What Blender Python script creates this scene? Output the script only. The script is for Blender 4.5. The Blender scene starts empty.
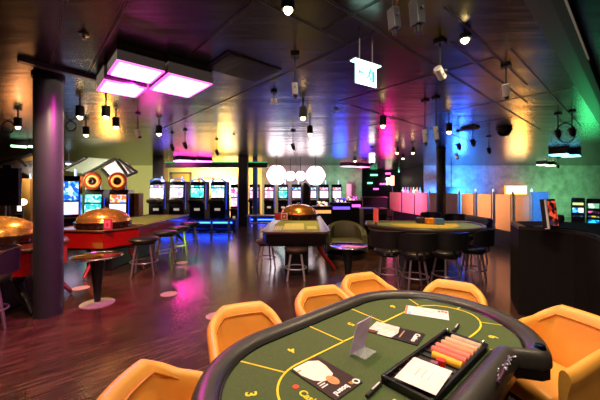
import bpy, bmesh, math, random
from mathutils import Vector, Matrix
random.seed(7)
PI = math.pi
C = bpy.context.scene.collection
F, HZ, EYE, CEIL = 305.0, 190.0, 1.55, 2.96
ROOM = math.radians(42)
AX = Vector((math.cos(ROOM), math.sin(ROOM), 0)); BX = Vector((-math.sin(ROOM), math.cos(ROOM), 0))

def at(px, py, Y): return Vector(((px-300)/F*Y, Y, EYE-(py-HZ)/F*Y))
def on(px, py, z):
    Y = (EYE-z)*F/(py-HZ); return Vector(((px-300)/F*Y, Y, z))
def ab(a, b, z=0): return AX*a + BX*b + Vector((0, 0, z))

# ------------------------------------------------------------------ materials
def lin(c):
    if isinstance(c, str):
        c = [int(c[i:i+2], 16)/255 for i in (0, 2, 4)]
    return tuple(x/12.92 if x <= .04045 else ((x+.055)/1.055)**2.4 for x in c)
MATS = {}
def mat(name, col, rough=.5, metal=0, em=None, es=0, var=.12, scale=18, coat=0, bump=0, spec=.5, alpha=1, trans=0):
    if name in MATS: return MATS[name]
    m = bpy.data.materials.new(name); m.use_nodes = True
    nt = m.node_tree; b = nt.nodes['Principled BSDF']
    c = lin(col)
    n = nt.nodes.new('ShaderNodeTexNoise'); n.inputs['Scale'].default_value = scale; n.inputs['Detail'].default_value = 4
    tc = nt.nodes.new('ShaderNodeTexCoord'); nt.links.new(tc.outputs['Object'], n.inputs['Vector'])
    r = nt.nodes.new('ShaderNodeValToRGB')
    r.color_ramp.elements[0].position = .3; r.color_ramp.elements[1].position = .7
    r.color_ramp.elements[0].color = tuple(x*(1-var) for x in c)+(1,)
    r.color_ramp.elements[1].color = tuple(min(1, x*(1+var)) for x in c)+(1,)
    nt.links.new(n.outputs['Fac'], r.inputs['Fac']); nt.links.new(r.outputs['Color'], b.inputs['Base Color'])
    b.inputs['Roughness'].default_value = rough; b.inputs['Metallic'].default_value = metal
    b.inputs['Coat Weight'].default_value = coat; b.inputs['Specular IOR Level'].default_value = spec
    b.inputs['Transmission Weight'].default_value = trans; b.inputs['Alpha'].default_value = alpha
    if em:
        b.inputs['Emission Color'].default_value = lin(em)+(1,); b.inputs['Emission Strength'].default_value = es
    if bump:
        bp = nt.nodes.new('ShaderNodeBump'); bp.inputs['Strength'].default_value = bump; bp.inputs['Distance'].default_value = .01
        nt.links.new(n.outputs['Fac'], bp.inputs['Height']); nt.links.new(bp.outputs['Normal'], b.inputs['Normal'])
    MATS[name] = m; return m
def screen(name, cols, es=1.6, scale=9):
    if name in MATS: return MATS[name]
    m = bpy.data.materials.new(name); m.use_nodes = True
    nt = m.node_tree; b = nt.nodes['Principled BSDF']
    tc = nt.nodes.new('ShaderNodeTexCoord')
    v = nt.nodes.new('ShaderNodeTexVoronoi'); v.inputs['Scale'].default_value = scale
    nt.links.new(tc.outputs['Object'], v.inputs['Vector'])
    s = nt.nodes.new('ShaderNodeSeparateColor'); nt.links.new(v.outputs['Color'], s.inputs['Color'])
    r = nt.nodes.new('ShaderNodeValToRGB'); r.color_ramp.interpolation = 'CONSTANT'
    e = r.color_ramp.elements
    while len(e) < len(cols): e.new(.5)
    for i, c in enumerate(cols):
        e[i].position = i/len(cols); e[i].color = lin(c)+(1,)
    nt.links.new(s.outputs['Red'], r.inputs['Fac'])
    nt.links.new(r.outputs['Color'], b.inputs['Emission Color']); b.inputs['Emission Strength'].default_value = es
    b.inputs['Base Color'].default_value = (.01, .01, .01, 1); b.inputs['Roughness'].default_value = .15
    MATS[name] = m; return m

def floor_mat():
    m = bpy.data.materials.new('dark_wood_planks'); m.use_nodes = True
    nt = m.node_tree; b = nt.nodes['Principled BSDF']; N = nt.nodes.new; L = nt.links.new
    tc = N('ShaderNodeTexCoord'); mp = N('ShaderNodeMapping'); mp.inputs['Rotation'].default_value = (0, 0, -ROOM)
    L(tc.outputs['Object'], mp.inputs['Vector'])
    br = N('ShaderNodeTexBrick'); br.inputs['Scale'].default_value = 1; br.inputs['Brick Width'].default_value = 1.3; br.inputs['Row Height'].default_value = .16
    br.inputs['Mortar Size'].default_value = .003
    br.inputs['Color1'].default_value = lin('5e4238')+(1,); br.inputs['Color2'].default_value = lin('4a322a')+(1,); br.inputs['Mortar'].default_value = lin('1c1412')+(1,)
    L(mp.outputs['Vector'], br.inputs['Vector'])
    m2 = N('ShaderNodeMapping'); m2.inputs['Scale'].default_value = (1.5, 14, 1); L(mp.outputs['Vector'], m2.inputs['Vector'])
    n = N('ShaderNodeTexNoise'); n.inputs['Scale'].default_value = 2.2; n.inputs['Detail'].default_value = 6; L(m2.outputs['Vector'], n.inputs['Vector'])
    r = N('ShaderNodeValToRGB'); r.color_ramp.elements[0].position = .32; r.color_ramp.elements[0].color = (.22, .20, .19, 1); r.color_ramp.elements[1].position = .68; r.color_ramp.elements[1].color = (1.5, 1.35, 1.25, 1)
    L(n.outputs['Fac'], r.inputs['Fac'])
    mx = N('ShaderNodeMix'); mx.data_type = 'RGBA'; mx.blend_type = 'MULTIPLY'; mx.inputs['Factor'].default_value = 1
    L(br.outputs['Color'], mx.inputs['A']); L(r.outputs['Color'], mx.inputs['B'])
    L(mx.outputs['Result'], b.inputs['Base Color'])
    b.inputs['Roughness'].default_value = .27; b.inputs['Coat Weight'].default_value = .5; b.inputs['Coat Roughness'].default_value = .16
    bp = N('ShaderNodeBump'); bp.inputs['Strength'].default_value = .05; bp.inputs['Distance'].default_value = .01
    L(n.outputs['Fac'], bp.inputs['Height']); L(bp.outputs['Normal'], b.inputs['Normal'])
    return m
def ceiling_mat():
    m = bpy.data.materials.new('brushed_metal_ceiling'); m.use_nodes = True
    nt = m.node_tree; b = nt.nodes['Principled BSDF']; N = nt.nodes.new; L = nt.links.new
    tc = N('ShaderNodeTexCoord'); mp = N('ShaderNodeMapping'); mp.inputs['Rotation'].default_value = (0, 0, -ROOM)
    L(tc.outputs['Object'], mp.inputs['Vector'])
    mp.inputs['Rotation'].default_value = (0, 0, 0); mp.inputs['Scale'].default_value = (.35, 2.2, 1)
    n = N('ShaderNodeTexNoise'); n.inputs['Scale'].default_value = 1.3; n.inputs['Detail'].default_value = 3; L(mp.outputs['Vector'], n.inputs['Vector'])
    n2 = N('ShaderNodeTexNoise'); n2.inputs['Scale'].default_value = .5; L(tc.outputs['Object'], n2.inputs['Vector'])
    r = N('ShaderNodeValToRGB'); r.color_ramp.elements[0].color = lin('3f403d')+(1,); r.color_ramp.elements[1].color = lin('565753')+(1,)
    L(n2.outputs['Fac'], r.inputs['Fac']); L(r.outputs['Color'], b.inputs['Base Color'])
    b.inputs['Metallic'].default_value = .9; b.inputs['Roughness'].default_value = .25
    bp = N('ShaderNodeBump'); bp.inputs['Strength'].default_value = .6; bp.inputs['Distance'].default_value = .02
    L(n.outputs['Fac'], bp.inputs['Height']); L(bp.outputs['Normal'], b.inputs['Normal'])
    return m

black = mat('matt_black', '121213', .5)
blackg = mat('gloss_black', '0e0e10', .25)
chrome = mat('chrome', 'c8c8cc', .18, 1)
steel = mat('brushed_steel', '8a8a90', .35, 1)
dark = mat('charcoal', '26262a', .5)
leather = mat('black_leather', '1b1a19', .38, scale=60, bump=.15)
railm = mat('dark_rail_leather', '33302b', .36, scale=90, bump=.12)
orange = mat('amber_leather', 'efa845', .42, scale=8, var=.06, bump=.05)
orange2 = mat('amber_leather_piping', 'c47d22', .45)
white = mat('white_plastic', 'd0ceca', .45)
red = mat('red_lacquer', 'a3120f', .28, coat=.5)
darkred = mat('dark_red_lacquer', '5a100d', .3, coat=.4)
gold = mat('gold_dome', 'e8a050', .25, .75, var=.3, scale=7)
felt = mat('green_felt', '4c5c38', .95, scale=120, var=.1, spec=.1)
yellow = mat('yellow_print', 'e2cf3a', .8, spec=.1)
wood = mat('walnut', '4a3426', .35)
tan = mat('tan_panel', 'c9923f', .5)

# ------------------------------------------------------------------ mesh helpers
class MB:
    def __init__(s): s.bm = bmesh.new()
    def box(s, c, d, rz=0, rx=0, ry=0, bevel=0):
        M = Matrix.Translation(c) @ Matrix.Rotation(rz, 4, 'Z') @ Matrix.Rotation(ry, 4, 'Y') @ Matrix.Rotation(rx, 4, 'X') @ Matrix.Diagonal((d[0], d[1], d[2], 1))
        g = bmesh.ops.create_cube(s.bm, size=1, matrix=M)
        if bevel:
            es = list({e for v in g['verts'] for e in v.link_edges})
            bmesh.ops.bevel(s.bm, geom=es, offset=bevel, segments=3, profile=.5, affect='EDGES')
        return s
    def rod(s, p, q, r0, r1=None, seg=12, cap=True):
        p, q = Vector(p), Vector(q); r1 = r0 if r1 is None else r1
        d = q-p; M = Matrix.Translation((p+q)/2) @ d.to_track_quat('Z', 'Y').to_matrix().to_4x4()
        bmesh.ops.create_cone(s.bm, cap_ends=cap, segments=seg, radius1=r0, radius2=r1, depth=d.length, matrix=M)
        return s
    def lathe(s, prof, c=(0, 0, 0), seg=32, sx=1, sy=1):
        c = Vector(c); rings = []
        for r, z in prof:
            if r < 1e-5: rings.append([s.bm.verts.new(c+Vector((0, 0, z)))])
            else: rings.append([s.bm.verts.new(c+Vector((sx*r*math.cos(2*PI*k/seg), sy*r*math.sin(2*PI*k/seg), z))) for k in range(seg)])
        for A, B in zip(rings, rings[1:]):
            for k in range(seg):
                k2 = (k+1) % seg
                f = [A[k % len(A)], A[k2 % len(A)], B[k2 % len(B)], B[k % len(B)]]
                f = list(dict.fromkeys(f))
                if len(f) > 2: s.bm.faces.new(f)
        return s
    def prism(s, pts, z0, z1):
        lo = [s.bm.verts.new((x, y, z0)) for x, y in pts]; hi = [s.bm.verts.new((x, y, z1)) for x, y in pts]
        n = len(pts)
        s.bm.faces.new(lo[::-1]); s.bm.faces.new(hi)
        for i in range(n): s.bm.faces.new((lo[i], lo[(i+1) % n], hi[(i+1) % n], hi[i]))
        return s
    def grid(s, rows, close_u=False, close_v=False):
        V = [[s.bm.verts.new(p) for p in r] for r in rows]
        nu, nv = len(V), len(V[0])
        for i in range(nu if close_u else nu-1):
            for j in range(nv if close_v else nv-1):
                try: s.bm.faces.new((V[i][j], V[(i+1) % nu][j], V[(i+1) % nu][(j+1) % nv], V[i][(j+1) % nv]))
                except ValueError: pass
        return V
    def tube(s, path, r, seg=8, closed=False):
        path = [Vector(p) for p in path]; rows = []; n = len(path)
        R = r if isinstance(r, (list, tuple)) else [r]*n
        for i, p in enumerate(path):
            a = path[(i-1) % n] if (closed or i) else p; b = path[(i+1) % n] if (closed or i < n-1) else p
            t = (b-a).normalized(); u = t.cross(Vector((0, 0, 1)))
            if u.length < .05: u = t.cross(Vector((0, 1, 0)))
            u.normalize(); v = t.cross(u)
            rows.append([p+(u*math.cos(2*PI*k/seg)+v*math.sin(2*PI*k/seg))*R[i] for k in range(seg)])
        V = s.grid(rows, close_u=closed, close_v=True)
        if not closed:
            s.bm.faces.new(V[0][::-1]); s.bm.faces.new(V[-1])
        return s
    def build(s, name, m, parent=None, smooth=False, loc=None, rz=0):
        bmesh.ops.recalc_face_normals(s.bm, faces=s.bm.faces)
        me = bpy.data.meshes.new(name); s.bm.to_mesh(me); s.bm.free()
        if m: me.materials.append(m)
        if smooth:
            for p in me.polygons: p.use_smooth = True
            try: me.set_sharp_from_angle(angle=math.radians(50))
            except Exception: pass
        o = bpy.data.objects.new(name, me); C.objects.link(o)
        if parent: o.parent = parent
        if loc is not None: o.location = loc
        o.rotation_euler.z = rz
        return o
def tag(o, label, cat, group=None, kind=None):
    o['label'] = label; o['category'] = cat
    if group: o['group'] = group
    if kind: o['kind'] = kind
    return o
def thing(name, label, cat, loc=(0, 0, 0), rz=0, group=None):
    o = bpy.data.objects.new(name, None); C.objects.link(o); o.empty_display_size = .1
    o.location = loc; o.rotation_euler.z = rz
    return tag(o, label, cat, group)
def struct(o): o['kind'] = 'structure'; return o
def kids(o): return [c for c in bpy.data.objects if c.parent == o]
CH = {}
def copy_tree(o, loc, rz, label, group=None):
    def cp(x, par):
        c = x.copy(); C.objects.link(c)
        if par: c.parent = par
        for k in kids(x): cp(k, c)
        return c
    r = cp(o, None); r.location = loc; r.rotation_euler.z = rz; r['label'] = label
    if group: r['group'] = group
    return r
def text(body, size, m, parent, name='lettering', mtx=None, ext=.0008, bold=.0, sx=1):
    cu = bpy.data.curves.new('t', 'FONT'); cu.body = body; cu.size = size; cu.extrude = ext; cu.align_x = 'CENTER'; cu.align_y = 'CENTER'; cu.offset = bold
    o = bpy.data.objects.new('t', cu); C.objects.link(o)
    dg = bpy.context.evaluated_depsgraph_get(); me = bpy.data.meshes.new_from_object(o.evaluated_get(dg))
    bpy.data.objects.remove(o); me.materials.clear(); me.materials.append(m)
    if mtx is not None: me.transform(mtx @ Matrix.Diagonal((sx, 1, 1, 1)))
    t = bpy.data.objects.new(name, me); C.objects.link(t)
    if parent: t.parent = parent
    return t

# ------------------------------------------------------------------ camera
cd = bpy.data.cameras.new('camera'); cam = bpy.data.objects.new('camera', cd); C.objects.link(cam)
cam.location = (0, 0, EYE); cam.rotation_euler = (PI/2, 0, 0)
cd.sensor_width = 36; cd.lens = F/600*36; cd.shift_y = -(200-HZ)/600; cd.clip_start = .02
bpy.context.scene.camera = cam

# ------------------------------------------------------------------ room shell
XL, XR, YB, YF = -18, 18, -4, 17.5
struct(MB().box((0, 9, -.05), (38, 28, .1)).build('floor', floor_mat()))
struct(MB().box((0, 9, CEIL+.05), (38, 28, .1)).build('ceiling', ceiling_mat()))
plaster = mat('mottled_plaster', '8c8a8c', .7, scale=3, var=.3, bump=.3)
warmw = mat('warm_wall', 'e2cf9a', .7)
darkw = mat('dark_wall', '1b1a1e', .5)
struct(MB().box((XL-.05, 9, CEIL/2), (.1, 28, CEIL)).build('wall_left', plaster))
struct(MB().box((XR+.05, 9, CEIL/2), (.1, 28, CEIL)).build('wall_right', plaster))
struct(MB().box((0, YB-.05, CEIL/2), (38, .1, CEIL)).build('wall_behind', darkw))
xa, xb = at(362, 0, YF).x, at(424, 0, YF).x
struct(MB().box(((xb+XR)/2, YF+.05, CEIL/2), (XR-xb, .1, CEIL)).build('wall_back_right', plaster))
x0 = at(262, 0, YF).x
struct(MB().box(((x0+xa)/2, YF+.05, CEIL/2), (xa-x0, .1, CEIL)).build('wall_back_centre', plaster))
struct(MB().box(((x0+XL)/2, YF+.05, CEIL/2), (x0-XL, .1, CEIL)).build('wall_back_left', warmw))
struct(MB().box(((xa+xb)/2, 22, CEIL/2), (xb-xa+1, .1, CEIL)).build('wall_recess', darkw))
struct(MB().box((xa-.05, 19.8, CEIL/2), (.1, 4.4, CEIL)).build('wall_recess_left', darkw))
struct(MB().box((xb+.05, 19.8, CEIL/2), (.1, 4.4, CEIL)).build('wall_recess_right', darkw))
# ceiling joints, double grooves with raised lips, along the room axes
seam = mat('ceiling_joint', '161615', .5); lip = mat('ceiling_joint_lip', '6c6964', .3, .85)
def joint(a0, a1, b0, b1, n):
    along_a = abs(b1-b0) < .01
    L = (a1-a0) if along_a else (b1-b0)
    c = ab((a0+a1)/2, (b0+b1)/2)
    rz = ROOM if along_a else ROOM+PI/2
    mb = MB()
    mb.box((0, 0, CEIL-.002), (L, .012, .002))
    struct(mb.build('trim_%d' % n, seam, loc=(c.x, c.y, 0), rz=rz))
    struct(MB().box((0, .015, CEIL-.0015), (L, .004, .003)).build('trim_%d' % (n+100), lip, loc=(c.x, c.y, 0), rz=rz))
    struct(MB().box((0, -.015, CEIL-.0015), (L, .004, .003)).build('trim_%d' % (n+200), lip, loc=(c.x, c.y, 0), rz=rz))
n = 1
for b, a0, a1 in [(1.54, 1.3, 9), (1.88, -2, 2.33), (1.0, 2.4, 5), (.85, 3.6, 9), (1.2, 3.0, 6), (3.2, 4, 10)]:
    joint(a0, a1, b, b, n); n += 1
for a, b0, b1 in [(2.33, 1.54, 8), (1.95, .7, 1.88), (.56, 1.9, 4.5), (1.27, 1.9, 4.5), (.22, 1.9, 4.4), (3.7, 1.0, 3.2), (5.6, .6, 4), (7, 1.54, 8)]:
    joint(a, a, b0, b1, n); n += 1
# long dropped beam on the right and a thinner one on the left
bc = ab(4.6, .48); beamm = mat('beam_grey_green', '2c3330', .35, .3)
struct(MB().box((0, 0, CEIL-.035), (9.6, .13, .07)).build('trim_50', beamm, loc=(bc.x, bc.y, 0), rz=ROOM))
bc = ab(4.6, .37)
struct(MB().box((0, 0, CEIL-.06), (9.6, .06, .12)).build('trim_51', black, loc=(bc.x, bc.y, 0), rz=ROOM))
p, q = on(18, 58, 2.96), on(100, 79, 2.96)
mid = (p+q)/2
struct(MB().box((0, 0, CEIL-.02), ((q-p).length, .09, .04)).build('trim_52', mat('ceiling_strip', '5a6470', .35, .4), loc=(mid.x, mid.y, 0), rz=math.atan2(q.y-p.y, q.x-p.x)))

# bulkhead with green cove light, on the left back, and its posts
l, r = at(167, 0, 13.5), at(268, 0, 13.5)
struct(MB().box(((l.x+r.x)/2, 13.5, 2.66), (r.x-l.x, .3, .24)).build('trim_60', mat('bulkhead', '14201c', .4)))
o = MB().box(((l.x+r.x)/2, 13.3, 2.76), (r.x-l.x, .04, .03)).build('cove_light', mat('green_cove', '1c7a50', .4, em='2fae74', es=.9)); tag(o, 'thin green cove light strip along the bulkhead above the slot machines', 'light')
def column(px, Y, r, m, label, seg=48):
    t = thing('column', label, 'column', (at(px, 0, Y).x, Y, 0))
    MB().rod((0, 0, 0), (0, 0, CEIL-.03), r, seg=seg).build('shaft', m, t, True)
    MB().rod((0, 0, CEIL-.03), (0, 0, CEIL), r*1.12, seg=seg).build('collar', black, t, True)
    return t
colm = mat('satin_column', '3c3a44', .38, .35, var=.05)
column(48.6, 3.8, .15, colm, 'thick dark purple lit column in the left foreground')
column(441, 10.5, .15, mat('dark_column', '1c2326', .5), 'slim dark column in front of the blue lit wall and panel screen')
def post(px0, px1, Y, m, label, z1=CEIL):
    a, b = at(px0, 0, Y).x, at(px1, 0, Y).x
    o = MB().box(((a+b)/2, Y, z1/2), (b-a, b-a, z1), bevel=.02).build('post', m); tag(o, label, 'post')
post(155, 166, 13.6, mat('post_dark', '1b1b22', .5), 'dark square post left of the row of slot machines')
post(239, 248, 13.2, mat('post_brown', '120d0c', .5), 'dark brown square post between the two rows of slot machines')
post(253, 257.5, 14.2, mat('post_blue', '2a63a8', .4), 'narrow blue post under the blue ceiling lamp')

# yellow back area: doors on the wall
def door(n, px0, px1, py0, fr, pm, Y=YF-.04):
    a, b = at(px0, 0, Y).x, at(px1, 0, Y).x; z1 = at(0, py0, Y).z
    d = struct(MB().box(((a+b)/2, Y, z1/2), (b-a-.2, .05, z1)).build('door_%d' % n, pm))
    f = MB(); f.box((a, Y, z1/2), (.1, .1, z1)).box((b, Y, z1/2), (.1, .1, z1)).box(((a+b)/2, Y, z1), (b-a+.1, .1, .1))
    f.build('door_frame', fr, d)
    MB().rod((b-.25, Y-.09, 1), (b-.25, Y-.09, 1.2), .02).build('door_handle', steel, d)
door(1, 171, 191, 173, wood, mat('door_gold', 'b88a45', .5))
door(2, 199, 213, 178, mat('frame_brown', '6b4a2a', .5), mat('door_cream', 'e8dcb8', .5))
w = MB().box((at(231, 0, 17.45).x, 17.445, at(0, 186, 17.45).z), (.66, .1, .98)).build('light_box', mat('white_lightbox', 'ffffff', .5, em='fff2dc', es=2.2)); tag(w, 'tall glowing white light box beyond the slot machines', 'light box')

# ------------------------------------------------------------------ ceiling light panels
def light_panel(cells, em, es, label, drop=.16, hm=None, side=.02, group=None, rim=0):
    """cells: rectangles (a0,a1,b0,b1,zoffset) in the room's own grid"""
    a0 = min(c[0] for c in cells); a1 = max(c[1] for c in cells); b0 = min(c[2] for c in cells); b1 = max(c[3] for c in cells)
    c = ab((a0+a1)/2, (b0+b1)/2, CEIL)
    t = thing('ceiling_light_panel', label, 'ceiling light', c, ROOM, group)
    mid = ((a0+a1)/2, (b0+b1)/2)
    for x0, x1, y0, y1, dz in cells:
        MB().box(((x0+x1)/2-mid[0], (y0+y1)/2-mid[1], -(drop+dz)/2), (x1-x0, y1-y0, drop+dz)).build('housing', hm or dark, t)
        rim and MB().box(((x0+x1)/2-mid[0], (y0+y1)/2-mid[1], -(drop+dz)-.006), (x1-x0, y1-y0, .012)).build('painted_glow_rim', mat('rim_'+em, 'ffffff', .5, em=em, es=rim), t)  # emissive border imitates the coloured glow around the panel's edges
        MB().box(((x0+x1)/2-mid[0], (y0+y1)/2-mid[1], -(drop+dz)-.012), (x1-x0-side, y1-y0-side, .024)).build('diffuser', mat('diff_'+em, 'ffffff', .5, em=em, es=es), t)
def cell(px0, py0, px1, py1, z=2.8):
    p, q = on(px0, py0, z), on(px1, py1, z)
    a = sorted((p.dot(AX), q.dot(AX))); b = sorted((p.dot(BX), q.dot(BX)))
    return (a[0], a[1], b[0], b[1])
g = on(117, 59, 2.8); ga, gb = g.dot(AX), g.dot(BX)
light_panel([(ga, ga+.44, gb, gb+.47, 0), (ga-.02, ga+.41, gb+.53, gb+.99, .05), (ga+.46, ga+.95, gb-.05, gb+.62, .025)], 'ff44cc', 15, 'large glowing pink stepped ceiling panel beside the thick column', hm=mat('panel_housing', '2a2030', .4), side=.06, rim=1.6)
def far_panel(px, py, w, d, em, es, label, drop=.14, n=2, step=.2):
    z = CEIL-drop; p = on(px, py, z); a, b = p.dot(AX), p.dot(BX)
    cells = [(a-w/2+i*w/n, a-w/2+(i+1)*w/n-.01, b-d/2-(i-n/2)*step, b+d/2-(i-n/2)*step, .0) for i in range(n)]
    light_panel(cells, em, es, label, drop)
far_panel(194, 161, 1.4, .7, 'ff2fa8', 40, 'pink ceiling panel above the left row of slot machines')
far_panel(258, 168.5, 1.1, .5, '2080ff', 70, 'blue ceiling panel above the narrow blue post')
far_panel(28, 146, .75, .4, 'a8ffb8', 3, 'pale green ceiling panel behind the thick column')
far_panel(569, 155, 1.45, .5, '58c8ff', 6, 'bright blue double ceiling panel above the black counter', .2)
far_panel(549, 165, 1.5, .4, 'd8ffc8', 3.5, 'pale green white ceiling panel behind the blue one')
far_panel(439, 169, 1.5, .5, '6cd0ff', 6, 'light blue ceiling panel behind the slim column', .1)
far_panel(357, 166.5, 1.6, .6, 'ff5fa8', 5, 'long pink ceiling panel near the recess')
far_panel(347, 172, 1.5, .5, '8effc8', 2, 'pale green ceiling panel on the back wall by the recess', .3)
k = 0
for px, py, w, em in [(374, 175, 7, '74ffb0'), (370, 183, 5, '74ffb0'), (376, 189, 5, 'ff5fc8'), (383, 184, 6, 'ff5fc8'), (388, 173.5, 5, 'ff5fc8'), (401, 171.5, 5, '9effd8'), (405, 183, 8, 'ff5fc8')]:
    p = at(px, py, 21.9)
    o = MB().box(p, (w/F*21.9, .14, .11), bevel=.02).build('neon_bar', mat('neon_'+em, 'ffffff', .5, em=em, es=2.2))
    tag(o, 'short %s glowing bar on the dark recess wall, %s' % ('green' if em in ('74ffb0', '9effd8') else 'pink', ['upper left one', 'leftmost of them', 'lowest of them', 'right of the leftmost green one', 'just left of the white figure display', 'highest at the right', 'behind the peach lamp'][k]), 'light'); k += 1

# flower clusters of globes
bulb = mat('globe_glow', 'ffffff', .4, em='fff0f4', es=4.5); petal = mat('petal_rim', 'f0a0b0', .4, em='ff8fa8', es=1)
def flower(px, py, R, Y, label):
    p = at(px, py, Y); t = thing('flower_lamp', label, 'lamp', (p.x, Y, p.z), 0, None)
    prof = lambda r: [(r*math.sin(PI*k/10), -r*math.cos(PI*k/10)) for k in range(11)]
    for k in range(6):
        a = k*PI/3; MB().lathe(prof(R*.42), (math.cos(a)*R*.62, 0, math.sin(a)*R*.62), 16).build('petal_globe', bulb, t, True)
    MB().lathe(prof(R*.45), (0, 0, 0), 16).build('centre_globe', bulb, t, True)
    MB().rod((0, 0, R*.4), (0, 0, CEIL-p.z), .015).build('stem', black, t)
    MB().tube([(math.cos(a*PI/18)*R*1.02, .1, math.sin(a*PI/18)*R*1.02) for a in range(36)], .02, 6, True).build('rim', petal, t)
flower(276.5, 175, .44, 14, 'leftmost big white flower shaped cluster lamp above the slots')
flower(290.5, 176, .22, 14.3, 'small white flower lamp, second from the left')
flower(300.5, 176, .22, 14.1, 'small white flower lamp beside the big right one')
flower(315.5, 175.5, .43, 14, 'rightmost big white flower shaped cluster lamp')

# ------------------------------------------------------------------ ceiling fixtures
glow = mat('warm_lamp', 'ffffff', .4, em='ffd890', es=30)
glow2 = mat('warm_lamp_soft', 'ffffff', .4, em='ffcf8a', es=26)
def downlight(px, py, label, z=2.72, r=.055, h=.16, g=glow2):
    p = on(px, py, z) if z < EYE else at(px, py, (z-EYE)*F/(HZ-py))
    t = thing('ceiling_spotlight', label, 'spotlight', (p.x, p.y, CEIL))
    MB().rod((0, 0, 0), (0, 0, -(CEIL-z-h)), .012).build('stem', black, t)
    MB().lathe([(0, -(CEIL-z-h)), (r, -(CEIL-z-h)), (r, -(CEIL-z)), (r*.85, -(CEIL-z)), (r*.8, -(CEIL-z)+.02), (0, -(CEIL-z)+.02)], seg=20).build('can', black, t, True)
    MB().lathe([(r*.62*math.sin(PI*k/8), -(CEIL-z)+.0-r*.65*math.cos(PI*k/8)) for k in range(9)], seg=14).build('bulb', g, t, True)
    return p
DL = [(288, 10, 'bright warm ceiling spotlight at the top centre', 2.9), (465, 40, 'bright warm ceiling spotlight at the upper right', 2.88),
      (80, 117, 'tall can spotlight just right of the thick column', 2.7), (106, 117, 'can spotlight second from the thick column', 2.7),
      (116, 127, 'can spotlight hanging lower left of the roof canopy', 2.7), (86, 135, 'small spotlight over the roof canopy', 2.7),
      (18, 127, 'spotlight left of the thick column', 2.7), (159, 134, 'spotlight above the dark square post', 2.7),
      (383, 126, 'bright can spotlight in the centre right of the ceiling', 2.7), (303, 118, 'warm spotlight right of the hanging microphone lamp', 2.7),
      (310, 134, 'warm spotlight above the flower lamps', 2.7), (355, 161, 'warm spotlight just above the long pink panel', 2.7),
      (397, 153, 'far warm spotlight, nearest the magenta glow', 2.7), (403, 158.5, 'far warm spotlight, lowest of the trio', 2.7),
      (413, 153, 'far warm spotlight, right one of the trio', 2.7), (449, 132, 'warm spotlight right of the slim column', 2.7)]
for px, py, lb, z in DL:
    z2 = z; near = z > 2.8
    downlight(px, py, lb, z2, .05 if near else .06, .05 if near else .17, glow if near else glow2)
def projector(px, py, z, L, r, m, label, yaw=0, tilt=0, name='hanging_spotlight', square=False, cat='spotlight', tip=True):
    Y = (z-EYE)*F/(HZ-py); p = at(px, py, Y)
    t = thing(name, label, cat, (p.x, p.y, CEIL), yaw)
    h = CEIL-p.z
    MB().rod((0, .0, 0), (0, .0, -h+L*.5), .009).build('hanging_rod', black, t)
    MB().box((0, 0, -.012), (.09, .09, .024)).build('ceiling_plate', black, t)
    d = Vector((math.sin(tilt), 0, -math.cos(tilt))); c = Vector((0, 0, -h))
    if square: MB().box(c, (r*2, r*2.4, L), ry=-tilt, bevel=.006).build('body', m, t)
    else: MB().rod(c-d*L/2, c+d*L/2, r, seg=20).build('body', m, t, True)
    if tip: MB().rod(c+d*L/2, c+d*(L/2+L*.28), r*.72, r*.6, 16).build('lens_barrel', black, t, True)
    MB().rod(c+Vector((0, -r*1.6, L*.1)), c+Vector((0, r*1.6, L*.1)), r*.3, seg=10).build('yoke_knob', steel, t)
    return t
grey = mat('grey_fixture', '55555c', .4, .3)
projector(394, 19, 2.52, .115, .024, grey, 'left grey box projector hanging at the top with an orange cable', .4, .12, 'ceiling_projector', True, 'projector')
projector(417, 13, 2.54, .14, .028, grey, 'right grey box projector hanging at the top', .4, .1, 'ceiling_projector', True, 'projector')
MB_ = MB().tube([at(396, 10, 1.8), at(397, 2, 1.78), at(399, -8, 1.8)], .004).build('cable', mat('orange_cable', 'c2522a', .5)); tag(MB_, 'orange cable running up from the left box projector', 'cable')
projector(440, 73, 2.66, .12, .038, white, 'white cylinder spotlight tilted right of the exit sign', .7, 1.0)
projector(506, 90, 2.68, .13, .036, white, 'white tilted cylinder spotlight with black tip on the right', .8, .5)
projector(295, 89, 2.6, .12, .03, white, 'white and black microphone shaped lamp hanging at centre', 0, .05)
projector(274, 101, 2.82, .06, .045, white, 'short white round fixture left of the microphone shaped lamp', 0, 0, tip=False)
projector(425, 136, 2.4, .2, .035, white, 'left of two white lamps hung near the slim column', .2, .12)
projector(436, 133, 2.42, .2, .035, white, 'right of two white lamps hung near the slim column', .2, .12)
for px, py, lb in [(459, 146, 'black spotlight before the blue glow, nearest the slim column'), (473, 142, 'small black spotlight in the middle of the blue glow'),
                   (489, 150, 'black spotlight at the right of the blue glow'), (558, 133, 'black spotlight over the counter, left one'),
                   (572, 131, 'black spotlight over the counter, looped cable one'), (172, 147, 'black hooked spotlight over the pink far panel'),
                   (185, 145, 'black spotlight right of the hooked one'), (217, 152, 'black spotlight above the bulkhead centre'),
                   (138, 133, 'pale hanging lamp above the canopy peak'), (293, 146, 'black lamp hanging left of the warm spotlight'), (372, 158, 'bright white hanging lamp at the recess edge'), (457, 156, 'small pale spotlight low before the blue glow'), (558, 166, 'small black spotlight near the green wall top')]:
    m_ = white if ('pale' in lb) else (bulb if 'bright' in lb else black)
    projector(px, py, 2.6, .13 if 'recess' not in lb else .3, .045 if 'recess' not in lb else .09, m_, lb, .5, .35 if 'recess' not in lb else 0)
t = at(504, 131, (2.9-EYE)*F/(190-131)); o = thing('security_dome', 'black half dome camera under the ceiling left of the gold glow', 'camera', (t.x, t.y, CEIL))
MB().lathe([(0, 0), (.16, 0), (.17, -.03), (.16, -.06)], seg=24).build('base_ring', dark, o, True)
MB().lathe([(.15, -.06), (.13, -.12), (.08, -.17), (0, -.19)], seg=24).build('dome_cover', blackg, o, True)
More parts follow.
